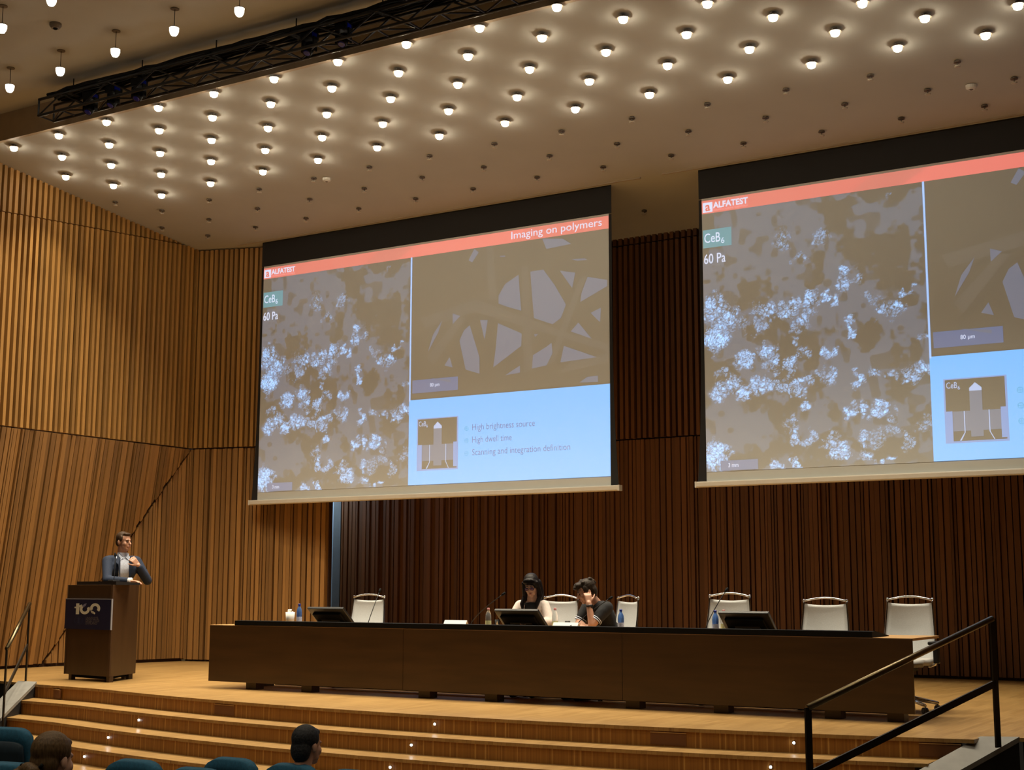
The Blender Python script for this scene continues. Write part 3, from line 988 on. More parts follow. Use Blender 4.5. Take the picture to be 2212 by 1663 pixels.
    F = [[(1150,340),(1180,335),(1200,600),(1160,600)], [(830,690),(1100,600),(1700,820),(1700,840),(1090,660),(850,740)], [(1320,440),(1350,440),(1375,930),(1330,960)],
         [(1600,500),(1640,480),(1480,900),(1440,920)], [(860,880),(1010,690),(1050,690),(890,920)], [(1700,800),(1742,820),(1742,860),(1560,760)], [(1560,900),(1742,860),(1742,905),(1500,960)]]
    for pl in F:
        polyg('fibre', S_['tan2'], t, [Z6(*p) for p in pl], -0.0052 - 0.0001 * F.index(pl))
    sb = rect('scale_bar', S_['scale'], t, SPLIT + 0.045, SPLIT + 0.87, zsem + 0.07, zsem + 0.27, -0.0065)
    text_mesh('80 \u00b5m', S_['txt'], sb, SPLIT + 0.37, SPLIT + 0.54, zsem + 0.14, zsem + 0.205, -0.008)
    polyg('scale_facet', S_['grey'], sb, [(SPLIT + 0.36, zsem + 0.285), (SPLIT + 0.74, zsem + 0.235), (SPLIT + 0.74, zsem + 0.19)], -0.0075)
    rect('shadow_line', S_['dk0'], t, SPLIT - 0.01, SW, zsem - 0.03, zsem, -0.0055)
    # text field
    zf = zsem - 0.03
    rect('text_field', S_['white'], t, SPLIT - 0.012, SW, BOTZ + 0.005, zf, -0.006)
    # inset with the pointed crystal
    ix0, ix1, iz0, iz1 = SPLIT + 0.16, SPLIT + 0.86, 0.415, 1.165
    rect('inset_shadow', S_['shade'], t, ix0 - 0.02, ix1 + 0.025, iz0 - 0.025, iz1 + 0.015, -0.0065)
    ins = rect('inset', S_['dk0'], t, ix0, ix1, iz0, iz1, -0.007)
    iw = ix1 - ix0
    rect('clamp_band', S_['mid'], ins, ix0 + 0.08, ix1 - 0.06, iz0 + 0.12, iz0 + 0.36, -0.0075)
    rect('clamp_block', S_['shade'], ins, ix0, ix0 + 0.075, iz0, iz0 + 0.365, -0.0078)
    rect('clamp_block', S_['shade'], ins, ix1 - 0.06, ix1, iz0 + 0.02, iz0 + 0.385, -0.0078)
    rect('crystal', S_['mid'], ins, ix0 + 0.285, ix0 + 0.43, iz0 + 0.045, iz0 + 0.60, -0.0082)
    polyg('crystal_tip', S_['hi'], ins, [(ix0 + 0.285, iz0 + 0.60), (ix0 + 0.43, iz0 + 0.60), (ix0 + 0.43, iz0 + 0.635), (ix0 + 0.355, iz0 + 0.70), (ix0 + 0.285, iz0 + 0.635)], -0.0084)
    for x0_, x1_ in ((0.17, 0.21), (0.50, 0.54)):
        pl = [(ix0 + x0_ + (0.04 if x0_ < 0.3 else 0), iz0 + 0.36), (ix0 + x0_ + (0.05 if x0_ < 0.3 else 0.01), iz0 + 0.36), (ix0 + x0_ + (0.05 if x0_ < 0.3 else 0.01), iz0 + 0.1), (ix0 + x0_ + (0.0 if x0_ < 0.3 else 0.06), iz0 + 0.005), (ix0 + x0_ - (0.02 if x0_ < 0.3 else -0.05), iz0 + 0.005), (ix0 + x0_ + (0.04 if x0_ < 0.3 else 0.0), iz0 + 0.1)]
        polyg('wire', S_['hi'], ins, pl, -0.0086)
    text_mesh('CeB', S_['hi'], ins, ix0 + 0.015, ix0 + 0.145, iz1 - 0.105, iz1 - 0.03, -0.0085)
    text_mesh('6', S_['hi'], ins, ix0 + 0.150, ix0 + 0.178, iz1 - 0.125, iz1 - 0.08, -0.0085)
    # bullets
    for k, (tx, wd) in enumerate([('High brightness source', 1.065), ('High dwell time', 0.68), ('Scanning and integration definition', 1.64)]):
        zb = 0.985 - k * 0.185
        xb = SPLIT + 1.03
        mb = MB()
        ring = []
        for j in range(20):
            an = 2 * math.pi * j / 20
            ring.append(((xb + 0.038 * math.cos(an), -0.0075, zb + 0.038 * math.sin(an)), (xb + 0.029 * math.cos(an), -0.0075, zb + 0.029 * math.sin(an))))
        mb.grid([[r_[0] for r_ in ring + ring[:1]], [r_[1] for r_ in ring + ring[:1]]])
        mb.add([(xb - 0.03, -0.0075, zb - 0.004), (xb + 0.03, -0.0075, zb - 0.004), (xb + 0.03, -0.0075, zb + 0.004), (xb - 0.03, -0.0075, zb + 0.004)], [(0, 1, 2, 3)])
        mb.add([(xb - 0.004, -0.0075, zb - 0.03), (xb + 0.004, -0.0075, zb - 0.03), (xb + 0.004, -0.0075, zb + 0.03), (xb - 0.004, -0.0075, zb + 0.03)], [(0, 1, 2, 3)])
        mb.build('bullet', S_['ring'], t)
        desc = any(c in tx for c in 'gpqy')
        text_mesh(tx, S_['dk'], t, xb + 0.10, xb + 0.10 + wd, zb - 0.065, zb + 0.058, -0.0075)
    return t


MICRO = micrograph()
scr = make_screen('projection screen with a two-picture slide, nearer the lectern')
scr2 = copy_tree(scr)
scr2.location = (4.462, YS, OZ)
scr2['label'] = 'projection screen with a two-picture slide, farther from the lectern'

# ================================================================== SPEAKERS' TABLE
TD = 0.92
tb = thing('conference_table', (TL / 2, TD / 2, 0), 0, 'long dark wooden panel table with a black raised ledge along the front', 'table')
def tl(x, y, z): return (x - TL / 2, y - TD / 2, z)
cuts = [0, 2.83, 5.48, TL]
for a, b in zip(cuts[:-1], cuts[1:]):
    MB().box(tl(a + 0.002, 0.0, 0.08), tl(b - 0.002, 0.03, 0.730)).build('front_panel', M['table'], tb, bevel=0.003)
    MB().box(tl(a + 0.001, 0.002, 0.7302), tl(b - 0.001, TD, 0.735)).box(tl(a + 0.001, 0.031, 0.712), tl(b - 0.001, TD, 0.7301)).build('table_top', M['oak_top'], tb, bevel=0.002)
for xx in (0.35, TL - 0.95):
    MB().box(tl(xx, 0.5, 0.0), tl(xx + 0.05, 0.72, 0.712)).build('leg', M['table'], tb)
for px in (547, 667, 921, 1065, 1370, 1560, 1800, 1935):
    q = on_y(px, 1480, 0.12)
    MB().box(tl(q.x - 0.075, 0.08, 0.0), tl(q.x + 0.075, 0.22, 0.08)).box(tl(q.x - 0.03, 0.08, 0.08), tl(q.x + 0.03, 0.12, 0.712)).build('foot', M['table'], tb)
lg_ = tag(MB().prism([(-3.7975, 0.0, 0.0), (-3.7975, 0.0, 0.053), (-3.7975, 0.10, 0.056), (-3.7975, 0.52, 0.006), (-3.7975, 0.52, 0.0)], (7.595, 0, 0)).build('table_ledge', M['black']), 'long black wedge-shaped ledge lying along the front edge of the table', 'ledge')
lg_.location = (4.1875, 0.0, 0.735)
MB().box(tl(0.5, 0.62, 0.02), tl(8.0, 0.66, 0.16)).build('under_table_shade', M['black'], tb)  # black strip standing in for the shadow under the table

# ================================================================== LECTERN
LP = [Vector((-2.665, 0.158)), Vector((-1.682, 0.018)), Vector((-1.969, 0.732))]
LH = 1.205
fdir = (LP[1] - LP[0]).normalized()
sdir = (LP[2] - LP[1])
fl = (LP[1] - LP[0]).length
back = Vector((-fdir.y, fdir.x))
sback = sdir.dot(back)
sin_ = sdir.dot(fdir)
# plan: wide front, two angled sides, narrower open back
L0 = thing('lectern', ((LP[0].x + LP[1].x) / 2, (LP[0].y + LP[1].y) / 2, 0), math.atan2(fdir.y, fdir.x), 'dark wooden lectern with a navy sign on its front', 'lectern')
hw = fl / 2
tk = 0.025
MB().box((-hw, 0, 0.07), (hw, tk, LH)).build('front_panel', M['lectern'], L0, bevel=0.003)
bx = hw + sin_
for sg in (-1, 1):
    a, b = Vector((sg * hw, 0.0)), Vector((sg * bx, sback))
    nn = Vector((b.y - a.y, -(b.x - a.x))).normalized() * tk
    if sg > 0: nn = -nn
    pl = [(a.x, a.y, 0.07), (b.x, b.y, 0.07), (b.x + nn.x, b.y + nn.y, 0.07), (a.x + nn.x, a.y + nn.y, 0.07)]
    MB().prism(pl, (0, 0, LH - 0.07)).build('side_panel', M['lectern'], L0)
MB().prism([(-hw + 0.03, 0.03, LH - 0.03), (hw - 0.03, 0.03, LH - 0.03), (bx - 0.02, sback, LH - 0.03), (-bx + 0.02, sback, LH - 0.03)], (0, 0, 0.022)).build('top_board', M['lectern'], L0)
MB().prism([(-hw + 0.14, 0.08, 0.03), (hw - 0.14, 0.08, 0.03), (bx - 0.12, sback - 0.06, 0.03), (-bx + 0.12, sback - 0.06, 0.03)], (0, 0, 0.045)).build('plinth', M['black'], L0)
for fx, fy in ((-hw + 0.13, 0.04), (hw - 0.04, 0.04), (bx - 0.06, sback - 0.05), (-bx + 0.06, sback - 0.05)):
    MB().box((fx - 0.03, fy - 0.03, 0), (fx + 0.03, fy + 0.03, 0.075)).build('foot', M['lectern'], L0)
MB().prism([(-hw + 0.11, 0.06, LH), (-hw + 0.11, 0.06, LH + 0.045), (-hw + 0.11, 0.42, LH + 0.03), (-hw + 0.11, 0.42, LH)], (0.86, 0, 0)).build('black_desk_tray', M['blk_plastic'], L0)
# sign
sx0, sx1, sz0, sz1 = -hw + 0.0, hw + 0.02, 0.645, 1.03
sgn = MB().box((sx0, -0.02, sz0), (sx1, -0.003, sz1)).build('sign_board', M['navy_sign'], L0)
MB().box((sx1 - 0.012, -0.0215, sz0), (sx1 + 0.001, -0.002, sz1)).build('sign_edge', M['sign_edge'], sgn)
MB().box((sx0, -0.0215, sz1 - 0.007), (sx1, -0.002, sz1 + 0.001)).build('sign_edge', M['sign_edge'], sgn)
def ringpart(name, m, cx, cz, ro, ri, a0, a1, y, par, n=22):
    kz = ((sz1 - sz0) / 285.0) / ((sx1 - sx0) / 438.0)
    mb = MB()
    A, B = [], []
    for j in range(n + 1):
        an = R(a0 + (a1 - a0) * j / n)
        A.append((cx + ro * math.cos(an), y, cz + ro * kz * math.sin(an)))
        B.append((cx + ri * math.cos(an), y, cz + ri * kz * math.sin(an)))
    return mb.grid([A, B]).build(name, m, par)
def spx(X, Y):
    """zoom crop of the sign (4.377 px per photo pixel) -> lectern x, z"""
    u = (X - 160) / (598 - 160)
    v = (Y - (765 + 10 * u)) / ((1050 + 17 * u) - (765 + 10 * u))
    return sx0 + u * (sx1 - sx0), sz1 - v * (sz1 - sz0)
ys_ = -0.0225
def P_(X, Y):
    x, z = spx(X, Y)
    return (x, ys_, z)
def signpoly(name, m, pts): return MB().add([P_(*p) for p in pts], [tuple(range(len(pts)))]).build(name, m, sgn)
signpoly('numeral_one', M['sign_cream'], [(265, 915), (265, 858), (250, 856), (251, 843), (265, 843), (265, 812), (295, 812), (295, 830), (322, 822), (318, 845), (297, 850), (297, 915)])
c = spx(350, 868)
sc = (sx1 - sx0) / 438.0
ringpart('numeral_zero', M['sign_cream'], c[0], c[1], 48 * sc, 23 * sc, 128, 390, ys_, sgn)
c = spx(447, 862)
ringpart('numeral_zero', M['sign_cream'], c[0], c[1], 48 * sc, 22 * sc, -38, 205, ys_, sgn)
signpoly('numeral_tail', M['sign_cream'], [(405, 880), (425, 885), (452, 905), (445, 918), (415, 905)])
signpoly('numeral_leaf', mat('sign_mauve', (0.22, 0.22, 0.36), 0.6), [(318, 838), (345, 818), (366, 812), (356, 838), (330, 852)])
signpoly('numeral_leaf', M['sign_dim'], [(400, 885), (430, 893), (440, 915), (418, 908)])
c = spx(296, 972)
ringpart('seal_ring', M['sign_seal'], c[0], c[1], 42 * sc, 37 * sc, 0, 360, ys_, sgn)
ringpart('seal_ring', M['sign_seal'], c[0], c[1], 29 * sc, 26 * sc, 0, 360, ys_, sgn)
signpoly('seal_figure', M['sign_seal'], [(284, 1000), (288, 965), (280, 952), (294, 945), (300, 950), (312, 955), (304, 968), (308, 1000)])
signpoly('seal_rule', M['sign_seal'], [(347, 940), (350, 940), (350, 1008), (347, 1008)])
for k, tx in enumerate(('UNIVERSIT\u00c0', 'DEGLI STUDI', 'DI MILANO')):
    a, b = spx(364, 962 + 25 * k), spx((482, 490, 470)[k], (938, 965, 990)[k])
    text_mesh(tx, M['sign_dim'], sgn, a[0], b[0], a[1], b[1], ys_)


# ================================================================== OFFICE CHAIRS
def make_chair():
    """front faces -Y; back net at y = +0.22"""
    t = thing('office_chair', (0, 0, 0))
    for k in range(5):
        an = R(90 + 72 * k + 14)
        d = Vector((math.cos(an), math.sin(an), 0))
        lg = MB().tube([d * 0.03 + Vector((0, 0, 0.135)), d * 0.30 + Vector((0, 0, 0.082)), d * 0.32 + Vector((0, 0, 0.075))], [0.026, 0.017, 0.014], 8).build('base_leg', M['chrome'], t, smooth=True)
        ax = Vector((-d.y, d.x, 0))
        mm = Matrix.Translation(d * 0.31 + Vector((0, 0, 0.031))) @ ax.to_track_quat('Z', 'Y').to_matrix().to_4x4()
        MB().lathe([(0.022, -0.024), (0.031, -0.02), (0.031, -0.004), (0.02, -0.003), (0.02, 0.003), (0.031, 0.004), (0.031, 0.02), (0.022, 0.024)], 14, mm).build('castor', M['blk_plastic'], lg)
    MB().lathe([(0.030, 0.11), (0.030, 0.26), (0.018, 0.262), (0.018, 0.40)], 12).build('gas_column', M['chrome'], t, smooth=False)
    MB().box((-0.10, -0.12, 0.385), (0.10, 0.12, 0.415)).build('seat_plate', M['blk_plastic'], t)
    # seat cushion
    rows = []
    for i in range(9):
        v = i / 8
        yy = -0.25 + 0.47 * v
        zz = 0.455 + 0.02 * (v - 0.5) ** 2 * 4 - (0.03 if i == 0 else 0)
        rows.append([((-0.245 + 0.49 * j / 8), yy, zz + 0.012 * abs(j - 4) / 4) for j in range(9)])
    MB().grid(rows).build('seat', M['seat_grey'], t, smooth=True, solid=0.05)
    # net back, curved in plan and in profile
    def bp(u, v):
        w = 0.262 - 0.045 * v + 0.0 * v
        x = u * w
        yy = 0.20 + 0.10 * v + 0.03 * math.sin(v * math.pi * 0.8) - 0.035 * (u * u)
        z = 0.47 + 0.565 * v - (0.016 * (1 - u * u) if v > 0.99 else 0)
        return (x, yy, z)
    rows = [[bp(-1 + 2 * j / 10, i / 14) for j in range(11)] for i in range(15)]
    MB().grid(rows).build('back_net', M['grey_fabric'], t, smooth=True, solid=0.008)
    for sg in (-1, 1):
        P = [bp(sg * 1.02, i / 10) for i in range(11)]
        p = P[-1]
        P.append((p[0] - sg * 0.0, p[1] + 0.004, p[2] + 0.035))
        MB().tube(P, 0.011, 8).build('back_post', M['chrome'], t, smooth=True)
        MB().lathe([(0.005, -0.008), (0.014, -0.004), (0.014, 0.006), (0.006, 0.012)], 10, Matrix.Translation((P[-1][0], P[-1][1], P[-1][2]))).build('post_knob', M['chrome'], t, smooth=True)
    w = 0.262 - 0.045
    P = [(w * 1.02 * math.sin(R(-90 + 180 * i / 12)) if False else -w * 1.02 + 2.04 * w * i / 12, 0.272 + 0.02 * math.sin(math.pi * i / 12), 1.062 + 0.034 * math.sin(math.pi * i / 12)) for i in range(13)]
    MB().tube(P, 0.010, 8).build('top_handle', M['chrome'], t, smooth=True)
    # arms
    for sg in (-1, 1):
        ar = MB().tube([(sg * 0.22, 0.05, 0.43), (sg * 0.285, 0.05, 0.45), (sg * 0.30, 0.06, 0.50), (sg * 0.30, 0.07, 0.64)], 0.014, 8).build('arm_support', M['chrome'], t, smooth=True)
        MB().box((sg * 0.30 - 0.032, -0.14, 0.638), (sg * 0.30 + 0.032, 0.13, 0.672)).build('arm_pad', M['blk_plastic'], ar, bevel=0.012)
        MB().box((sg * 0.30 - 0.028, 0.03, 0.46), (sg * 0.30 + 0.028, 0.09, 0.64)).build('arm_cover', M['blk_plastic'], ar, bevel=0.01)
    return t


# (left px, right px, top px of the back, rotation, label)
CH = [(762, 832, 1.40, 4, 'empty grey office chair behind the table, beside the gap of the blue-grey door'),
      (1181, 1243, 1.40, -3, 'grey office chair behind the dark-haired person in cream'),
      (1339, 1374, 1.30, -34, 'grey office chair turned sideways behind the person in black'),
      (1534, 1618, 1.40, 2, 'empty grey office chair behind the blue water bottle beside a desk monitor'),
      (1736, 1829, 1.40, 2, 'empty grey office chair with nothing on the table before it'),
      (1918, 2012, 1.50, 0, 'empty grey office chair at the end of the table, one armrest and castors showing')]
ch0 = make_chair()
for i, (pa, pb, yy, rz, lab) in enumerate(CH):
    o = ch0 if i == 0 else copy_tree(ch0)
    q = on_y((pa + pb) / 2, 1300, yy)
    off = Matrix.Rotation(R(rz), 3, 'Z') @ Vector((0, 0.28, 0))
    o.location = (q.x - off.x, q.y - off.y, 0)
    o.rotation_euler = (0, 0, R(rz))
    tag(o, lab, 'chair', 'grey office chairs behind the table')
    z0 = {0: 1.0, 3: 1.025, 4: 0.985, 5: 1.0}.get(i, 1.0)
    o.scale = (1, 1, z0)

# ================================================================== THINGS ON THE TABLE
ZT = 0.735
def monitor(px_l, px_r, y0, lab):
    a, b = on_y(px_l, 1317, y0), on_y(px_r, 1317, y0)
    w = (b.x - a.x)
    t = thing('desk_monitor', ((a.x + b.x) / 2, y0 + 0.22, ZT), 0, lab, 'monitor', 'low tilted desk monitors')
    # tilted back towards the hall: top edge at y0, lower edge nearer the sitter
    ti = R(50)
    mm = Matrix.Translation((0, 0.0, 0.022)) @ Matrix.Rotation(ti, 4, 'X')
    hgt = 0.285
    MB().box((-w / 2, -0.016, 0), (w / 2, 0.016, hgt), mm).build('casing', M['blk_plastic'], t, bevel=0.006)
    MB().box((-w / 2 + 0.015, 0.0155, 0.015), (w / 2 - 0.015, 0.0175, hgt - 0.015), mm).build('display', M['glass_dark'], t)
    MB().box((-w / 2 + 0.05, -0.045, 0.04), (w / 2 - 0.07, -0.015, hgt - 0.07), mm).build('back_housing', M['black'], t, bevel=0.008)
    MB().box((-w / 2 + 0.02, -0.13, 0.0), (w / 2 - 0.05, 0.02, 0.02)).build('stand_base', M['blk_plastic'], t, bevel=0.005)
    MB().prism([(-w / 4, -0.10, 0.02), (-w / 4, -0.02, 0.02), (-w / 4, -0.11, 0.115), (-w / 4, -0.135, 0.10)], (w / 2, 0, 0)).build('stand_neck', M['blk_plastic'], t)
    return t
M['glass_dark'] = mat('dark_display', (0.02, 0.025, 0.03), 0.1, var=0.02)
monitor(664, 741, 0.55, 'low black desk monitor next to the blue-capped bottle and white paper cup')
monitor(1068, 1162, 0.55, 'low black desk monitor in front of the person in cream')
monitor(1551, 1660, 0.55, 'low black desk monitor in front of empty chairs, beside blue and pink capped bottles')


def bottle(px, ytop, y0, blue, lab, squat=1.0):
    q = on_y(px, ytop, y0)
    h = q.z - ZT
    t = thing('water_bottle', (q.x, y0, ZT), 0, lab, 'bottle', 'plastic water bottles on the table')
    k = h / 0.235
    prof = [(0.026, 0.0), (0.032, 0.006), (0.0325, 0.05), (0.030, 0.085), (0.0325, 0.105), (0.0325, 0.135), (0.029, 0.165), (0.018, 0.195), (0.0125, 0.205), (0.0125, 0.215)]
    MB().lathe([(r_, z_ * k) for r_, z_ in prof], 16).build('body', M['blue_pet' if blue else 'clear_pet'], t, smooth=True)
    MB().lathe([(0.015, 0.212 * k), (0.015, 0.232 * k), (0.012, 0.235 * k)], 12).build('cap', M['blue_cap' if blue else 'pink'], t)
    MB().lathe([(0.0331, 0.040 * k), (0.0331, 0.090 * k)], 16, caps=False).build('paper_label', M['label_blue' if blue else 'label_green'], t, smooth=True)
    return t


bottle(647, 1304, 0.62, True, 'blue-capped water bottle beside the white paper cup')
bottle(1055, 1313, 0.60, False, 'clear water bottle with pink cap and pale green label beside a name card')
bottle(1199, 1313, 0.72, False, 'clear water bottle with pink cap in front of a grey chair back')
bottle(1341, 1316, 0.62, True, 'blue water bottle beside the elbow of the person in black')
bottle(1545, 1318, 0.62, True, 'blue water bottle standing in front of a pink-capped bottle by the desk monitor')
bottle(1563, 1317, 0.78, False, 'clear pink-capped bottle half hidden behind a desk monitor')


def cup(px, ytop, y0, lab, m, r=0.038, name='paper_cup', tissue=False, cat='cup'):
    q = on_y(px, ytop, y0)
    h = q.z - ZT
    t = thing(name, (q.x, y0, ZT), 0, lab, cat)
    MB().lathe([(r * 0.8, 0.0), (r, h), (r * 0.94, h), (r * 0.76, 0.006)], 16, caps=True).build('body', m, t, smooth=True)
    if tissue:
        MB().tube([(-0.02, 0, h - 0.03), (-0.012, 0.0, h + 0.02), (0.014, 0.005, h + 0.028)], [0.018, 0.022, 0.008], 8).build('tissue', M['paper'], t, smooth=True)
        MB().tube([(0.02, 0.01, h - 0.03), (0.024, 0.012, h + 0.008)], [0.016, 0.010], 8).build('tissue', M['paper'], t, smooth=True)
    return t
cup(627, 1322, 0.60, 'white paper cup stuffed with tissues at the end of the table', M['paper'], 0.056, tissue=True)
cup(1074, 1338, 0.56, 'small clear drinking glass between the pink-capped bottle and the monitor', M['glass'], 0.026, 'drinking_glass', cat='glass')
cup(1226, 1341, 0.72, 'small clear drinking glass behind a name card, beside the person in black', M['glass'], 0.03, 'drinking_glass', cat='glass')


def name_card(pa, pb, ytop, y0, lab):
    a, b = on_y(pa, ytop, y0), on_y(pb, ytop, y0)
    w = b.x - a.x
    h = a.z - ZT
    t = thing('name_card', ((a.x + b.x) / 2, y0, ZT), 0, lab, 'name card', 'folded name cards')
    MB().add([(-w / 2, -0.05, 0), (w / 2, -0.05, 0), (w / 2, 0, h), (-w / 2, 0, h)], [(0, 1, 2, 3)]).build('front_leaf', M['white_card'], t, solid=0.002)
    MB().add([(-w / 2, 0.05, 0), (w / 2, 0.05, 0), (w / 2, 0, h), (-w / 2, 0, h)], [(0, 3, 2, 1)]).build('back_leaf', M['white_card'], t, solid=0.002)
    return t
name_card(961, 1009, 1339, 0.58, 'white folded name card standing by itself beside a gooseneck microphone')
nc = name_card(1196, 1250, 1344, 0.58, 'white folded name card with a small dark mark, in front of the person in black')
MB().tube([(0.06, -0.022, 0.045), (0.075, -0.020, 0.052), (0.072, -0.024, 0.040), (0.06, -0.026, 0.033)], 0.003, 6).build('ink_mark', M['black'], nc)


def gooseneck(pb, pt, y0, y1, lab, z0=ZT):
    a = on_y(pb[0], pb[1], y0)
    b = on_y(pt[0], pt[1], y1)
    t = thing('gooseneck_microphone', (a.x, y0, z0), 0, lab, 'microphone', 'gooseneck microphones')
    d = Vector((b.x - a.x, y1 - y0, b.z - z0))
    MB().box((-0.05, -0.06, 0.0), (0.05, 0.06, 0.03)).build('base', M['blk_plastic'], t, bevel=0.008)
    P = []
    for i in range(13):
        u = i / 12
        P.append(Vector((d.x * (u ** 1.25), d.y * u, 0.03 + (d.z - 0.03) * (u ** 0.92))))
    MB().tube(P, 0.005, 6).build('stem', M['black_metal'], t, smooth=True)
    e = (P[-1] - P[-2]).normalized()
    MB().tube([P[-1] - e * 0.02, P[-1], P[-1] + e * 0.03, P[-1] + e * 0.04], [0.008, 0.014, 0.014, 0.006], 10).build('capsule', M['black'], t, smooth=True)
    return t
gooseneck((795, 1343), (820, 1277), 0.62, 0.85, 'thin gooseneck microphone standing in front of the empty chair by the door gap')
gooseneck((1016, 1346), (1086, 1284), 0.74, 0.82, 'gooseneck microphone leaning over beside the name card that stands by itself')
gooseneck((1243, 1348), (1317, 1293), 0.66, 0.80, 'gooseneck microphone in front of the person in black')
gooseneck((1524, 1355), (1568, 1276), 0.62, 0.85, 'gooseneck microphone leaning in front of the empty chair behind the blue bottle')
# microphone on the lectern
a = on_y(246, 1252, 0.32)
b = on_y(249, 1200, 0.40)
gm = gooseneck((246, 1252), (249, 1200), 0.32, 0.40, 'slim gooseneck microphone standing on the lectern', LH + 0.035)

# ================================================================== HANDRAILS
def handrail(P0, P1, zf0, zf1, lab, bar0, bar1):
    P0, P1 = Vector(P0), Vector(P1)
    t = thing('handrail', (P0.x, P0.y, zf0), 0, lab, 'handrail', 'stair handrails')
    O = Vector((P0.x, P0.y, zf0))
    MB().tube([P0 - O, P1 - O], 0.024, 12).build('rail', M['bronze'], t, smooth=True)
    d = (P1 - P0)
    dn = Vector((d.x, d.y, 0)).normalized()
    for P, zf in ((P0, zf0), (P1, zf1)):
        b = P - O
        s = Vector((-dn.y, dn.x, 0)) * 0.008
        w = dn * 0.028
        c = Vector((b.x, b.y, 0))
        MB().prism([c - w - s + Vector((0, 0, zf - zf0)), c + w - s + Vector((0, 0, zf - zf0)), c + w + s + Vector((0, 0, zf - zf0)), c - w + s + Vector((0, 0, zf - zf0))], (0, 0, P.z - zf)).build('post', M['dark_bronze'], t)
    a = Vector((0, 0, bar0 - zf0))
    b = Vector((P1.x - P0.x, P1.y - P0.y, bar1 - zf0))
    s = Vector((-dn.y, dn.x, 0)) * 0.008
    MB().prism([a - s, b - s, b - s + Vector((0, 0, 0.055)), a - s + Vector((0, 0, 0.055))], s * 2).build('lower_bar', M['dark_bronze'], t)
    return t
handrail((9.268, -1.057, 0.935), (8.377, -2.846, 0.335), -0.05, ZA, 'bronze handrail on the stair wall at the empty end of the table', 0.41, -0.15)
handrail((-2.40, -0.66, 0.97), (-1.62, -1.60, 0.47), 0.0, ZA, 'bronze handrail on the stair wall beside the lectern', 0.44, -0.06)

# ================================================================== STEP LIGHTS AND RISER HATCHES
for i, (px, py, k) in enumerate([(302, 1555, 1), (257, 1590, 2), (213, 1630, 3), (924, 1566, 0), (883, 1610, 1), (838, 1658, 2), (1690, 1611, 0), (1653, 1660, 1)]):
    zc_ = -RIS * (k + 0.5)
    q = on_z(px, py, zc_)
    yy = arc_pt(q.x, TRD * k - 0.012)
    ln_ = ('in line with the lectern', 'in line with the table', 'beside the handrail post')[0 if i < 3 else 1 if i < 6 else 2]
    t = thing('step_light', (q.x, yy, zc_), 0, 'tiny white light point in the %s stair riser, %s' % (('top', 'second', 'third', 'fourth')[k], ln_), 'step light', 'light points in the stair risers')
    mm = Matrix.Rotation(R(90), 4, 'X')
    MB().lathe([(0.016, -0.002), (0.016, 0.004)], 12, mm).build('bezel', M['chrome'], t)
    MB().lathe([(0.011, 0.004), (0.010, 0.009), (0.004, 0.011)], 10, mm).build('lens', M['led'], t)
for px, py, wh in [(157, 1494, 'in front of the lectern'), (507, 1530, 'at the table end facing the lectern'), (1432, 1597, 'in front of the middle of the table'), (2052, 1612, 'next to the grey stair wall')]:
    q = on_z(px, py, -0.09)
    yy = arc_pt(q.x, -0.012)
    t = thing('riser_hatch', (q.x, yy, -0.09), math.asin((q.x - ACX) / AR), 'plain brown hatch in the top stair riser, ' + wh, 'hatch', 'hatches in the top riser')
    MB().box((-0.16, -0.004, -0.055), (0.16, 0.02, 0.045)).build('plate', M['rivet'], t)
    MB().box((-0.16, -0.008, 0.043), (0.16, 0.004, 0.050)).build('lip', M['oak_top'], t)

# ================================================================== PEOPLE
def capsule(mb, p0, p1, r0, r1, seg=12, M4=None):
    p0, p1 = Vector(p0), Vector(p1)
    if M4 is not None: p0, p1 = M4 @ p0, M4 @ p1
    d = (p1 - p0)
    ln = d.length
    d = d.normalized() if ln > 1e-6 else Vector((0, 0, 1))
    up = Vector((0, 0, 1)) if abs(d.z) < 0.9 else Vector((1, 0, 0))
    a = d.cross(up).normalized()
    b = d.cross(a)
    rings = []
    for k in range(5): rings.append((p0 - d * r0 * math.cos(math.pi / 2 * k / 4) * 0.999, r0 * max(math.sin(math.pi / 2 * k / 4), 0.02)))
    for k in range(5): rings.append((p1 + d * r1 * math.sin(math.pi / 2 * k / 4) * 0.999, r1 * max(math.cos(math.pi / 2 * k / 4), 0.02)))
    vs, fs = [], []
    for c, r_ in rings:
        for j in range(seg):
            an = 2 * math.pi * j / seg
            vs.append(c + (a * math.cos(an) + b * math.sin(an)) * r_)
    n = len(rings)
    for i in range(n - 1):
        for j in range(seg):
            fs.append((i * seg + j, i * seg + (j + 1) % seg, (i + 1) * seg + (j + 1) % seg, (i + 1) * seg + j))
    fs.append(tuple(range(seg - 1, -1, -1)))
    fs.append(tuple((n - 1) * seg + j for j in range(seg)))
    mb.add(vs, fs)


def ellip(mb, c, rad, M4=None, rot=None, seg=16):
    m = Matrix.Translation(c)
    if rot: m = m @ Matrix.Rotation(rot[2], 4, 'Z') @ Matrix.Rotation(rot[1], 4, 'Y') @ Matrix.Rotation(rot[0], 4, 'X')
    m = m @ Matrix.Diagonal((*rad, 1))
    if M4 is not None: m = M4 @ m
    prof = [(max(math.sin(math.pi * k / 10), 0.01), -math.cos(math.pi * k / 10)) for k in range(11)]
    mb.lathe(prof, seg, m)


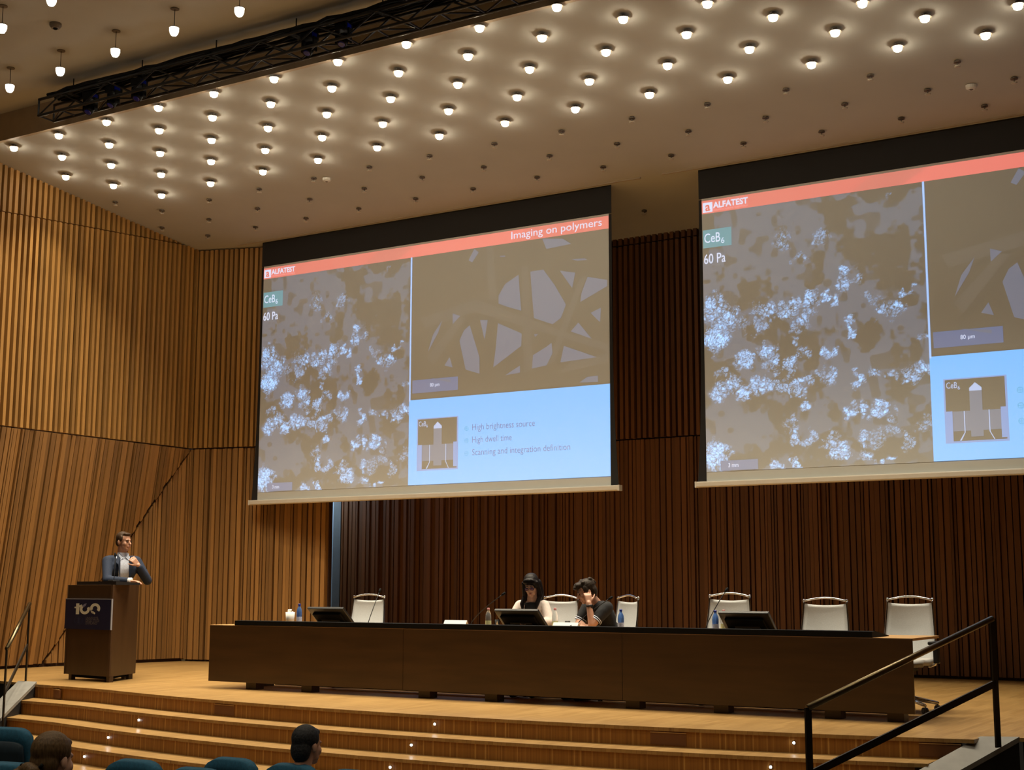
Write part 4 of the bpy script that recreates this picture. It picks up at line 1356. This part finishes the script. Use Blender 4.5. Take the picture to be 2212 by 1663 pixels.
def organic(name, mb, voxel, m, parent, smooth=4, cut=None, thick=0.0):
    """melt overlapping forms into one continuous surface"""
    me = mb.mesh('tmp')
    o = bpy.data.objects.new('tmp', me)
    link(o)
    r_ = o.modifiers.new('r', 'REMESH')
    r_.mode = 'VOXEL'
    r_.voxel_size = voxel
    s_ = o.modifiers.new('s', 'SMOOTH')
    s_.factor = 0.5
    s_.iterations = smooth
    out = bakemesh(o)
    bpy.data.objects.remove(o, do_unlink=True)
    if cut:
        bm = bmesh.new()
        bm.from_mesh(out)
        bmesh.ops.delete(bm, geom=[f for f in bm.faces if cut(f.calc_center_median())], context='FACES')
        bm.to_mesh(out)
        bm.free()
    out.name = name
    out.materials.clear()
    out.materials.append(m)
    for p in out.polygons: p.use_smooth = True
    ob = bpy.data.objects.new(name, out)
    link(ob, parent)
    if thick:
        md = ob.modifiers.new('t', 'SOLIDIFY')
        md.thickness = thick
        md.offset = -1
    return ob


def head_frame(c, yaw=0, pitch=0, roll=0):
    """face looks along -Y; pitch > 0 bows the head"""
    return Matrix.Translation(c) @ Matrix.Rotation(R(yaw), 4, 'Z') @ Matrix.Rotation(R(pitch), 4, 'X') @ Matrix.Rotation(R(roll), 4, 'Y')


def head(mb, F, neck_base):
    ellip(mb, (0, 0.012, 0.032), (0.073, 0.092, 0.086), F)
    ellip(mb, (0, -0.032, -0.030), (0.058, 0.060, 0.082), F)
    ellip(mb, (0, -0.058, -0.092), (0.032, 0.032, 0.026), F)
    ellip(mb, (0, -0.078, 0.020), (0.048, 0.018, 0.013), F)
    capsule(mb, (0, -0.092, 0.004), (0, -0.110, -0.030), 0.008, 0.014, 8, F)
    ellip(mb, (0, -0.092, -0.058), (0.021, 0.009, 0.007), F)
    ellip(mb, (0, -0.090, -0.069), (0.018, 0.009, 0.006), F)
    for s in (-1, 1):
        ellip(mb, (s * 0.074, 0.014, -0.012), (0.010, 0.022, 0.032), F, (0, 0, R(-12 * s)))
        ellip(mb, (s * 0.034, -0.062, -0.030), (0.024, 0.024, 0.030), F)
        ellip(mb, (s * 0.028, -0.040, -0.070), (0.026, 0.034, 0.026), F)
    a = F @ Vector((0, 0.022, -0.06))
    capsule(mb, a, neck_base, 0.054, 0.060, 14)


def face_parts(F, parent, brow='hair_brown', lips=True):
    for s in (-1, 1):
        mb = MB()
        ellip(mb, (s * 0.030, -0.0885, 0.000), (0.012, 0.006, 0.0065), F, seg=10)
        mb.build('eye', M['eye'], parent, smooth=True)
        mb = MB()
        capsule(mb, (s * 0.014, -0.096, 0.024), (s * 0.046, -0.088, 0.020), 0.004, 0.0028, 8, F)
        mb.build('eyebrow', M[brow], parent, smooth=True)
    mb = MB()
    ellip(mb, (0, -0.0985, -0.063), (0.019, 0.006, 0.007), F, seg=10)
    mb.build('lips', M['lip'], parent, smooth=True)


def hand(mb, wrist, fdir, ndir, side, curl=25, scale=1.0, spread=4):
    """palm + four fingers + thumb. fdir: along the fingers, ndir: out of the palm, side: +1 thumb towards fdir x ndir"""
    w = Vector(wrist)
    f = Vector(fdir).normalized()
    n = Vector(ndir)
    n = (n - f * n.dot(f)).normalized()
    s = f.cross(n) * side
    k = scale
    for j in range(4):
        o = (j - 1.5) * 0.0195 * k
        capsule(mb, w + s * (o * 0.6) + f * 0.012 * k, w + f * 0.082 * k + s * o, 0.014 * k, 0.0115 * k, 8)
    lens = [0.058, 0.074, 0.079, 0.070]          # little finger ... index counted from the far side
    for j in range(4):
        o = (j - 1.5) * 0.0215 * k
        an = R((j - 1.5) * spread)
        d0 = (f * math.cos(an) + s * math.sin(an))
        p = w + f * 0.084 * k + s * o
        c = 0.0
        for seg, (fr, rad) in enumerate(((0.46, 0.0088), (0.30, 0.0082), (0.24, 0.0074))):
            c += R(curl * (0.7 if seg == 0 else 1.0) + j * 2)
            d = d0 * math.cos(c) + n * math.sin(c)
            q = p + d * lens[j] * fr * k
            capsule(mb, p, q, rad * k, rad * 0.93 * k, 8)
            p = q
    p = w + f * 0.022 * k + s * 0.026 * k
    for seg, (ln, ang, rad) in enumerate(((0.040, 48, 0.0125), (0.030, 34, 0.0105), (0.024, 22, 0.0092))):
        d = (f * math.cos(R(ang)) + s * math.sin(R(ang)) * 0.9 + n * 0.35 * (seg + 0.5) / 2).normalized()
        q = p + d * ln * k
        capsule(mb, p, q, rad * k, rad * 0.92 * k, 8)
        p = q


def limb(mb, pts, rad):
    for i in range(len(pts) - 1):
        capsule(mb, pts[i], pts[i + 1], rad[i], rad[i + 1], 14)


# ------------------------------------------------ the speaker
SPX = on_y(262, 1250, 0.98)
sp = thing('person', (SPX.x, SPX.y, 0), R(66), 'person in navy jacket and pale shirt standing at the lectern, hand at the collar', 'person', None)
sp.scale = (1.07, 1.07, 1.07)
HF = head_frame((0.0, -0.045, 1.672), 26, 2)
rs, re_, rw = (-0.185, 0.0, 1.425), (-0.245, -0.19, 1.19), (-0.02, -0.40, 1.178)
ls, le, lw = (0.185, 0.0, 1.425), (0.285, -0.155, 1.185), (0.125, -0.245, 1.375)
b = MB()
head(b, HF, (0, 0.01, 1.46))
ellip(b, (0, 0.0, 1.33), (0.165, 0.10, 0.17))
ellip(b, (0, 0.0, 1.08), (0.145, 0.095, 0.20))
ellip(b, (0, 0.01, 0.92), (0.155, 0.105, 0.12))
capsule(b, (-0.15, 0, 1.44), (0.15, 0, 1.44), 0.05, 0.05)
limb(b, [rs, re_, rw], [0.046, 0.038, 0.027])
limb(b, [ls, le, lw], [0.046, 0.038, 0.027])
hand(b, rw, (0.62, -0.75, -0.06), (0, 0, -1), 1, 14)
hand(b, lw, (-0.62, 0.12, 0.70), (-0.2, 0.9, 0.1), 1, 34)
for s in (-1, 1): limb(b, [(s * 0.09, 0.01, 0.9), (s * 0.10, 0.0, 0.50), (s * 0.10, 0.02, 0.08)], [0.075, 0.052, 0.036])
body = organic('body', b, 0.0065, M['skin'], sp, 3)
face_parts(HF, sp, 'hair_brown')
b = MB()
ellip(b, (0, 0.030, 0.052), (0.080, 0.089, 0.080), HF)
ellip(b, (0, 0.062, 0.00), (0.070, 0.055, 0.075), HF)
ellip(b, (0, -0.044, 0.092), (0.054, 0.040, 0.024), HF)
for s in (-1, 1): ellip(b, (s * 0.070, -0.008, 0.035), (0.012, 0.030, 0.040), HF)
organic('hair', b, 0.007, M['hair_brown'], sp, 2)
# shirt
b = MB()
ellip(b, (0, -0.008, 1.33), (0.172, 0.110, 0.175))
ellip(b, (0, -0.006, 1.08), (0.152, 0.104, 0.20))
capsule(b, (-0.15, 0, 1.44), (0.15, 0, 1.44), 0.054, 0.054)
capsule(b, (0, 0.008, 1.45), (0, -0.006, 1.53), 0.070, 0.066)
organic('shirt', b, 0.009, M['shirt'], sp, 3, cut=lambda c: c.z > 1.535)
for s in (-1, 1):
    b = MB()
    b.prism([(s * 0.012, -0.088, 1.475), (s * 0.066, -0.052, 1.535), (s * 0.074, -0.02, 1.50), (s * 0.06, -0.085, 1.43)], (0, -0.008, 0.002)).build('collar_leaf', M['shirt'], sp)
MB().lathe([(0.041, 0), (0.039, 0.045)], 14, Matrix.Translation(Vector(rw) * 0.94 + Vector(re_) * 0.06) @ (Vector(re_) - Vector(rw)).to_track_quat('Z', 'Y').to_matrix().to_4x4() @ Matrix.Translation((0, 0, -0.03))).build('shirt_cuff', M['white_card'], sp, smooth=True)
# jacket, open at the front
def jopen(c):
    return c.y < -0.03 and (-0.070 - 0.08 * max(0, (c.z - 1.15))) < c.x < (0.060 + 0.08 * max(0, c.z - 1.1)) and c.z > 0.7 or c.z > 1.515 or c.z < 0.74
b = MB()
ellip(b, (0, 0.0, 1.33), (0.196, 0.132, 0.185))
ellip(b, (0, 0.0, 1.06), (0.178, 0.128, 0.22))
ellip(b, (0, 0.012, 0.86), (0.188, 0.138, 0.17))
capsule(b, (-0.165, 0.005, 1.435), (0.165, 0.005, 1.435), 0.066, 0.066)
capsule(b, (0, 0.03, 1.44), (0, 0.03, 1.50), 0.076, 0.072)
limb(b, [rs, re_, tuple(Vector(rw) * 0.88 + Vector(re_) * 0.12)], [0.070, 0.056, 0.042])
limb(b, [ls, le, tuple(Vector(lw) * 0.86 + Vector(le) * 0.14)], [0.070, 0.058, 0.043])
rwv, lwv = Vector(rw), Vector(lw)
jk = organic('jacket', b, 0.010, M['navy'], sp, 3, cut=lambda c: jopen(c) and (c - rwv).length > 0.20 and (c - lwv).length > 0.13 and not (c.x < -0.17), thick=0.008)
for s in (-1, 1):
    MB().prism([(s * 0.055 - 0.01, -0.142, 1.16), (s * 0.10, -0.148, 1.38), (s * 0.12, -0.118, 1.415), (s * 0.085, -0.07, 1.50), (s * 0.060, -0.10, 1.47)], (0, -0.008, 0)).build('lapel', M['navy'], jk)
b = MB()
for s in (-1, 1): limb(b, [(s * 0.085, 0.01, 0.9), (s * 0.10, 0.0, 0.50), (s * 0.10, 0.02, 0.06)], [0.105, 0.078, 0.062])
ellip(b, (0, 0.01, 0.93), (0.17, 0.12, 0.12))
organic('trousers', b, 0.012, M['trouser'], sp, 2, cut=lambda c: c.z < 0.045)
for s in (-1, 1):
    b = MB()
    capsule(b, (s * 0.10, 0.03, 0.045), (s * 0.115, -0.13, 0.035), 0.044, 0.036)
    organic('shoe', b, 0.010, M['black'], sp, 2, cut=lambda c: c.z < 0.001)

# ------------------------------------------------ the dark-haired person in cream
q = on_y(1139, 1300, 0.98)
wo = thing('person', (q.x, 1.16, 0), R(14), 'person with long black hair, glasses and a cream cardigan bent over the table', 'person')
HF = head_frame((0.02, -0.23, 1.205), 2, 24, -4)
SH = 1.005
rs, re_, rw = (-0.145, -0.13, SH - 0.02), (-0.22, -0.24, 0.80), (-0.06, -0.43, 0.79)
ls, le, lw = (0.145, -0.13, SH - 0.02), (0.225, -0.22, 0.80), (0.09, -0.43, 0.79)
b = MB()
head(b, HF, (0.0, -0.13, 1.02))
ellip(b, (0, -0.10, 0.90), (0.145, 0.095, 0.16), None, (R(18), 0, 0))
ellip(b, (0, -0.03, 0.68), (0.135, 0.10, 0.17))
ellip(b, (0, 0.0, 0.54), (0.17, 0.13, 0.10))
capsule(b, (-0.095, -0.13, SH - 0.02), (0.095, -0.13, SH - 0.02), 0.040, 0.040)
limb(b, [rs, re_, rw], [0.038, 0.034, 0.024])
limb(b, [ls, le, lw], [0.038, 0.034, 0.024])
hand(b, rw, (0.7, -0.7, 0), (0, 0, -1), 1, 18, 0.9)
hand(b, lw, (-0.7, -0.7, 0), (0, 0, -1), -1, 18, 0.9)
for s in (-1, 1): limb(b, [(s * 0.09, -0.02, 0.53), (s * 0.10, -0.40, 0.51), (s * 0.10, -0.38, 0.08)], [0.075, 0.055, 0.038])
organic('body', b, 0.0065, M['skin2'], wo, 3)
face_parts(HF, wo, 'hair_black')
# glasses
for s in (-1, 1):
    mb = MB()
    P = [F_ for F_ in [HF @ Vector((s * 0.033 + 0.024 * math.cos(2 * math.pi * k / 16), -0.107, 0.000 + 0.018 * math.sin(2 * math.pi * k / 16))) for k in range(17)]]
    mb.tube(P, 0.0022, 6, False)
    mb.tube([HF @ Vector((s * 0.057, -0.107, 0.004)), HF @ Vector((s * 0.078, 0.0, 0.004))], 0.002, 6)
    if s > 0: mb.tube([HF @ Vector((-0.009, -0.108, 0.003)), HF @ Vector((0.009, -0.108, 0.003))], 0.002, 6)
    gl = mb.build('glasses_rim', M['black'], wo, smooth=True)
    MB().add([HF @ Vector((s * 0.033 + 0.022 * math.cos(2 * math.pi * k / 16), -0.1072, 0.017 * math.sin(2 * math.pi * k / 16))) for k in range(16)], [tuple(range(16))]).build('glasses_lens', M['lens_reflection'], gl)
# long hair with a fringe
b = MB()
ellip(b, (0, 0.020, 0.048), (0.084, 0.098, 0.084), HF)
ellip(b, (0, 0.070, -0.02), (0.085, 0.065, 0.10), HF)
ellip(b, (-0.020, -0.066, 0.070), (0.052, 0.026, 0.036), HF)
ellip(b, (0.030, -0.066, 0.062), (0.044, 0.024, 0.040), HF)
ellip(b, (0.058, -0.045, 0.03), (0.018, 0.03, 0.05), HF)
for s in (-1, 1):
    P = [HF @ Vector((s * 0.078, -0.03, 0.04)), HF @ Vector((s * 0.088, -0.028, -0.06)), HF @ Vector((s * 0.090, -0.03, -0.12))]
    P.append(Vector((s * 0.085, -0.235, 1.0)))
    P.append(Vector((s * 0.075, -0.25, 0.93)))
    limb(b, P, [0.022, 0.024, 0.026, 0.026, 0.012])
    P2 = [HF @ Vector((s * 0.06, 0.06, 0.0)), HF @ Vector((s * 0.07, 0.05, -0.10)), Vector((s * 0.10, -0.13, 1.03))]
    limb(b, P2, [0.045, 0.045, 0.030])
organic('hair', b, 0.0075, M['hair_black'], wo, 2)
# dark top and cream cardigan
b = MB()
ellip(b, (0, -0.105, 0.90), (0.15, 0.102, 0.165), None, (R(18), 0, 0))
capsule(b, (-0.08, -0.135, 0.995), (0.08, -0.135, 0.995), 0.050, 0.050)
organic('top', b, 0.010, M['tee'], wo, 2, cut=lambda c: c.z > 1.015 and abs(c.x) < 0.07)
b = MB()
ellip(b, (0, -0.10, 0.90), (0.172, 0.118, 0.175), None, (R(18), 0, 0))
ellip(b, (0, -0.02, 0.68), (0.165, 0.125, 0.18))
capsule(b, (-0.115, -0.125, SH - 0.012), (0.115, -0.125, SH - 0.012), 0.055, 0.055)
limb(b, [rs, re_, tuple(Vector(rw) * 0.9 + Vector(re_) * 0.1)], [0.056, 0.056, 0.042])
limb(b, [ls, le, tuple(Vector(lw) * 0.9 + Vector(le) * 0.1)], [0.056, 0.060, 0.042])
organic('cardigan', b, 0.010, M['cream'], wo, 3, cut=lambda c: (c.y < -0.12 and abs(c.x) < 0.07 and c.z > 0.80) or (c.z > 1.05 and abs(c.x) < 0.085), thick=0.006)
b = MB()
for s in (-1, 1): limb(b, [(s * 0.09, -0.02, 0.53), (s * 0.10, -0.40, 0.515), (s * 0.10, -0.38, 0.07)], [0.092, 0.075, 0.055])
ellip(b, (0, 0.0, 0.55), (0.18, 0.14, 0.10))
organic('trousers', b, 0.012, M['trouser'], wo, 2)
for s in (-1, 1):
    b = MB()
    capsule(b, (s * 0.10, -0.37, 0.045), (s * 0.11, -0.53, 0.035), 0.042, 0.034)
    organic('shoe', b, 0.010, M['black'], wo, 2, cut=lambda c: c.z < 0.001)

# ------------------------------------------------ the person in black
q = on_y(1322, 1340, 1.14)
ma = thing('person', (q.x, 1.14, 0), R(-26), 'person in a black short-sleeved top leaning on one elbow, hand at the temple', 'person')
HF = head_frame((-0.01, -0.335, 1.135), -24, 22, 0)
SH = 0.965
ls, le, lw = (0.175, -0.20, SH), (0.165, -0.385, 0.79), (0.118, -0.395, 1.015)
rs, re_, rw = (-0.175, -0.20, SH), (-0.20, -0.30, 0.795), (0.02, -0.40, 0.785)
b = MB()
head(b, HF, (0, -0.18, 0.98))
ellip(b, (0, -0.14, 0.88), (0.155, 0.10, 0.18), None, (R(30), 0, 0))
ellip(b, (0, -0.03, 0.66), (0.14, 0.105, 0.17), None, (R(15), 0, 0))
ellip(b, (0, 0.0, 0.54), (0.165, 0.13, 0.10))
capsule(b, (-0.14, -0.19, SH), (0.14, -0.19, SH), 0.05, 0.05)
limb(b, [ls, le, lw], [0.050, 0.043, 0.029])
limb(b, [rs, re_, rw], [0.050, 0.043, 0.029])
hand(b, lw, (-0.25, 0.05, 0.95), (-0.75, 0.35, 0.0), -1, 42)
hand(b, rw, (0.8, -0.5, 0), (0, 0, -1), 1, 24)
for s in (-1, 1): limb(b, [(s * 0.09, -0.02, 0.53), (s * 0.11, -0.42, 0.51), (s * 0.11, -0.40, 0.08)], [0.08, 0.06, 0.042])
organic('body', b, 0.0065, M['skin'], ma, 3)
face_parts(HF, ma, 'hair_dark')
b = MB()
ellip(b, (0, 0.030, 0.055), (0.086, 0.094, 0.083), HF)
ellip(b, (0, 0.068, -0.005), (0.074, 0.056, 0.080), HF)
ellip(b, (0, -0.062, 0.092), (0.058, 0.046, 0.036), HF)
ellip(b, (0.01, -0.098, 0.080), (0.036, 0.026, 0.024), HF)
for s in (-1, 1): ellip(b, (s * 0.074, -0.008, 0.03), (0.013, 0.032, 0.042), HF)
for k in range(16):
    an = random.uniform(0, 6.28)
    zz = random.uniform(0.04, 0.12)
    ellip(b, (0.075 * math.cos(an) * (1.25 - zz * 5), 0.03 + 0.085 * math.sin(an) * (1.3 - zz * 5), zz + 0.004), (0.026, 0.026, 0.020), HF)
organic('hair', b, 0.0065, M['hair_dark'], ma, 1)
b = MB()
ellip(b, (0, -0.135, 0.88), (0.180, 0.122, 0.19), None, (R(30), 0, 0))
ellip(b, (0, -0.02, 0.66), (0.168, 0.130, 0.19), None, (R(15), 0, 0))
capsule(b, (-0.155, -0.185, SH - 0.004), (0.155, -0.185, SH - 0.004), 0.068, 0.068)
capsule(b, (0, -0.165, 0.965), (0, -0.20, 1.01), 0.07, 0.066)
sl_l = Vector(ls).lerp(Vector(le), 0.62)
sl_r = Vector(rs).lerp(Vector(re_), 0.62)
limb(b, [ls, tuple(sl_l)], [0.072, 0.064])
limb(b, [rs, tuple(sl_r)], [0.072, 0.064])
top = organic('polo_shirt', b, 0.010, M['tee'], ma, 3, cut=lambda c: c.z > 1.04 and abs(c.x) < 0.08)
for base, a_, e_ in ((sl_l, ls, le), (sl_r, rs, re_)):
    d = (Vector(e_) - Vector(a_)).normalized()
    for k in (0, 1):
        MB().lathe([(0.0665, 0.0), (0.0665, 0.008)], 18, Matrix.Translation(base + d * (0.018 + 0.02 * k)) @ d.to_track_quat('Z', 'Y').to_matrix().to_4x4(), caps=False).build('sleeve_stripe', M['shirt'], top, smooth=True)
# watch
d = (Vector(lw) - Vector(le)).normalized()
wt = MB().lathe([(0.034, -0.011), (0.037, -0.009), (0.037, 0.009), (0.034, 0.011)], 16, Matrix.Translation(Vector(le).lerp(Vector(lw), 0.86)) @ d.to_track_quat('Z', 'Y').to_matrix().to_4x4()).build('watch_strap', M['blk_plastic'], ma, smooth=True)
mm = Matrix.Translation(Vector(le).lerp(Vector(lw), 0.86) + Vector((0.034, 0.012, 0)))
MB().lathe([(0.018, -0.004), (0.020, 0.0), (0.018, 0.005)], 14, mm @ Matrix.Rotation(R(90), 4, 'Y')).build('watch_case', M['black_metal'], wt)
b = MB()
for s in (-1, 1): limb(b, [(s * 0.09, -0.02, 0.53), (s * 0.11, -0.42, 0.515), (s * 0.11, -0.40, 0.07)], [0.096, 0.08, 0.06])
ellip(b, (0, 0.0, 0.55), (0.18, 0.14, 0.10))
organic('trousers', b, 0.012, M['trouser'], ma, 2)
for s in (-1, 1):
    b = MB()
    capsule(b, (s * 0.11, -0.39, 0.045), (s * 0.12, -0.56, 0.035), 0.044, 0.036)
    organic('shoe', b, 0.010, M['black'], ma, 2, cut=lambda c: c.z < 0.001)


# ================================================================== SEATS OF THE HALL AND TWO LISTENERS
def make_seat():
    """faces +Y (the stage); origin on the floor"""
    t = thing('auditorium_seat', (0, 0, 0))
    def bk(u, v, off):
        x = u * (0.268 - 0.02 * v)
        y = -0.02 - 0.10 * v + off - 0.02 * (1 - u * u) * 0
        e = (abs(u) ** 5) * 0.05 * max(0.0, v - 0.6) / 0.4
        return (x, y, 0.30 + 0.56 * v - e)
    rows = [[bk(-1 + 2 * j / 12, i / 10, 0.03) for j in range(13)] for i in range(11)]
    MB().grid(rows).build('back_cushion', M['teal'], t, smooth=True, solid=0.07, bevel=0)
    rows = [[bk((-1 + 2 * j / 10) * 0.90, i / 8 * 0.88, -0.035) for j in range(11)] for i in range(9)]
    MB().grid(rows).build('back_shell', M['teal_dark'], t, smooth=True, solid=0.02)
    MB().box((-0.245, 0.02, 0.37), (0.245, 0.46, 0.46)).build('seat_cushion', M['teal'], t, bevel=0.03)
    MB().box((-0.235, 0.03, 0.34), (0.235, 0.44, 0.372)).build('seat_pan', M['teal_dark'], t)
    for sg in (-1, 1):
        st = MB().box((sg * 0.285 - 0.018, -0.02, 0.0), (sg * 0.285 + 0.018, 0.26, 0.58)).build('side_stand', M['black'], t)
        MB().box((sg * 0.285 - 0.026, -0.04, 0.58), (sg * 0.285 + 0.026, 0.30, 0.612)).build('armrest', M['oak_top'], st, bevel=0.01)
    return t


st0 = make_seat()
def floor_z(y): return ZA if y > -5.0 else ZA + (-5.0 - y) * (0.75 - ZA) / 17.0
# pixels of the middle of the top edge, wanted top height, rotation, label
SEATS = [((497, 1639), 0.08, 2, 'empty teal seat, next to the seat of the dark-haired listener'),
         ((628, 1652), 0.07, 0, 'teal seat with the dark-haired listener in the slate jacket'),
         ((288, 1643), 0.16, 3, 'empty teal seat one row behind, showing only its rounded top'),
         ((420, 1661), 0.15, 2, 'teal seat whose top edge just shows between two higher seats'),
         ((8, 1573), 0.20, 14, 'dark teal seat with its whole back turned to the hall, by the stair wall'),
         ((15, 1650), 0.30, 6, 'teal seat right beside the person with pinned-up hair'),
         ((762, 1666), 0.06, -2, 'teal seat past the dark-haired listener')]
for i, ((px, py), zt, rz, lab) in enumerate(SEATS):
    o = st0 if i == 0 else copy_tree(st0)
    q = on_z(px, py, zt)
    fz = floor_z(q.y)
    o.location = (q.x, q.y + 0.09, fz)
    o.scale = (0.79, 1, (zt - fz) / 0.86)
    o.rotation_euler = (0, 0, R(rz))
    tag(o, lab, 'seat', 'teal auditorium seats')

# listener with dark hair and slate jacket, seen from behind
c = at_depth(668, 1609, 8.75)
ZL = floor_z(c.y)
o = thing('person', (c.x, c.y - 0.08, ZL), R(180 - 4), 'listener with short black hair and slate-blue jacket, seen from behind', 'person')
hz = c.z - ZL
HF = head_frame((0, -0.06, hz), 0, 4)
b = MB()
head(b, HF, (0, 0.0, hz - 0.20))
ellip(b, (0, 0.0, hz - 0.36), (0.165, 0.105, 0.18))
ellip(b, (0, 0.0, hz - 0.60), (0.15, 0.11, 0.18))
capsule(b, (-0.15, 0, hz - 0.245), (0.15, 0, hz - 0.245), 0.05, 0.05)
for s in (-1, 1):
    limb(b, [(s * 0.185, 0, hz - 0.26), (s * 0.23, -0.06, hz - 0.53), (s * 0.16, -0.28, hz - 0.56)], [0.048, 0.04, 0.028])
    hand(b, (s * 0.16, -0.28, hz - 0.56), (-0.3 * s, -0.9, -0.1), (0, 0, -1), -s, 22)
    limb(b, [(s * 0.09, -0.02, 0.53), (s * 0.10, -0.44, 0.52), (s * 0.10, -0.46, 0.08)], [0.08, 0.06, 0.042])
organic('body', b, 0.008, M['skin'], o, 3)
b = MB()
ellip(b, (0, 0.026, 0.045), (0.084, 0.094, 0.086), HF)
ellip(b, (0, 0.060, -0.025), (0.074, 0.055, 0.085), HF)
ellip(b, (0, -0.040, 0.082), (0.052, 0.038, 0.026), HF)
organic('hair', b, 0.007, M['hair_grey'], o, 2)
b = MB()
ellip(b, (0, 0.0, hz - 0.36), (0.192, 0.128, 0.185))
ellip(b, (0, 0.0, hz - 0.60), (0.175, 0.13, 0.19))
capsule(b, (-0.165, 0.005, hz - 0.245), (0.165, 0.005, hz - 0.245), 0.064, 0.064)
capsule(b, (0, 0.02, hz - 0.24), (0, 0.02, hz - 0.185), 0.078, 0.074)
for s in (-1, 1): limb(b, [(s * 0.185, 0, hz - 0.26), (s * 0.23, -0.06, hz - 0.53), (s * 0.17, -0.25, hz - 0.555)], [0.068, 0.058, 0.044])
organic('jacket', b, 0.010, M['suit'], o, 3, cut=lambda c: c.z > hz - 0.145)
b = MB()
for s in (-1, 1): limb(b, [(s * 0.09, -0.02, 0.53), (s * 0.10, -0.44, 0.52), (s * 0.10, -0.46, 0.06)], [0.095, 0.078, 0.06])
organic('trousers', b, 0.012, M['trouser'], o, 2)
for s in (-1, 1):
    b = MB()
    capsule(b, (s * 0.10, -0.46, 0.045), (s * 0.11, -0.60, 0.035), 0.042, 0.036)
    organic('shoe', b, 0.010, M['black'], o, 2, cut=lambda c: c.z < 0.001)

# listener with pinned-up light brown hair
c = at_depth(122, 1640, 6.3)
fz = floor_z(c.y)
o = thing('person', (c.x, c.y - 0.05, fz), R(180 + 8), 'listener with light brown hair tied up in a knot, seen from behind', 'person')
hz = c.z - fz
HF = head_frame((0, -0.04, hz), 0, 6)
b = MB()
head(b, HF, (0, 0.0, hz - 0.20))
ellip(b, (0, 0.0, hz - 0.36), (0.15, 0.10, 0.17))
ellip(b, (0, 0.0, hz - 0.60), (0.14, 0.105, 0.18))
capsule(b, (-0.13, 0, hz - 0.245), (0.13, 0, hz - 0.245), 0.045, 0.045)
for s in (-1, 1):
    limb(b, [(s * 0.165, 0, hz - 0.26), (s * 0.21, -0.06, hz - 0.52), (s * 0.14, -0.26, hz - 0.56)], [0.042, 0.036, 0.025])
    hand(b, (s * 0.14, -0.26, hz - 0.56), (-0.3 * s, -0.9, -0.1), (0, 0, -1), -s, 22, 0.9)
    limb(b, [(s * 0.09, -0.02, 0.53), (s * 0.10, -0.42, 0.52), (s * 0.10, -0.44, 0.08)], [0.08, 0.06, 0.042])
organic('body', b, 0.008, M['skin2'], o, 3)
b = MB()
ellip(b, (0, 0.026, 0.042), (0.084, 0.098, 0.086), HF)
ellip(b, (0, 0.062, -0.02), (0.074, 0.055, 0.075), HF)
ellip(b, (0, -0.040, 0.076), (0.052, 0.038, 0.026), HF)
hr = organic('hair', b, 0.0065, M['hair_auburn'], o, 2)
b = MB()
for k in range(14):
    an = 2 * math.pi * k / 14
    ellip(b, (0.035 + 0.060 * math.cos(an), 0.115 + 0.014 * math.cos(3 * an), -0.095 + 0.052 * math.sin(an)), (0.036, 0.034, 0.032), HF)
ellip(b, (0.035, 0.105, -0.095), (0.07, 0.045, 0.06), HF)
organic('hair_knot', b, 0.006, M['hair_auburn'], hr, 1)
MB().tube([HF @ Vector((0.02 + 0.062 * math.cos(a_), 0.118, -0.015 + 0.028 * math.sin(a_))) for a_ in [R(190 + 150 * k / 8) for k in range(9)]], 0.008, 8).build('hair_band', M['black'], hr, smooth=True)
b = MB()
ellip(b, (0, 0.0, hz - 0.36), (0.172, 0.118, 0.18))
ellip(b, (0, 0.0, hz - 0.60), (0.16, 0.12, 0.19))
capsule(b, (-0.145, 0.0, hz - 0.25), (0.145, 0.0, hz - 0.25), 0.058, 0.058)
for s in (-1, 1): limb(b, [(s * 0.165, 0, hz - 0.26), (s * 0.21, -0.06, hz - 0.52), (s * 0.15, -0.23, hz - 0.555)], [0.06, 0.05, 0.04])
organic('sweater', b, 0.011, M['trouser'], o, 3)
b = MB()
for s in (-1, 1): limb(b, [(s * 0.09, -0.02, 0.53), (s * 0.10, -0.42, 0.52), (s * 0.10, -0.44, 0.06)], [0.095, 0.078, 0.06])
organic('trousers', b, 0.012, M['trouser'], o, 2)
for s in (-1, 1):
    b = MB()
    capsule(b, (s * 0.10, -0.44, 0.045), (s * 0.11, -0.58, 0.035), 0.042, 0.036)
    organic('shoe', b, 0.010, M['black'], o, 2, cut=lambda c: c.z < 0.001)
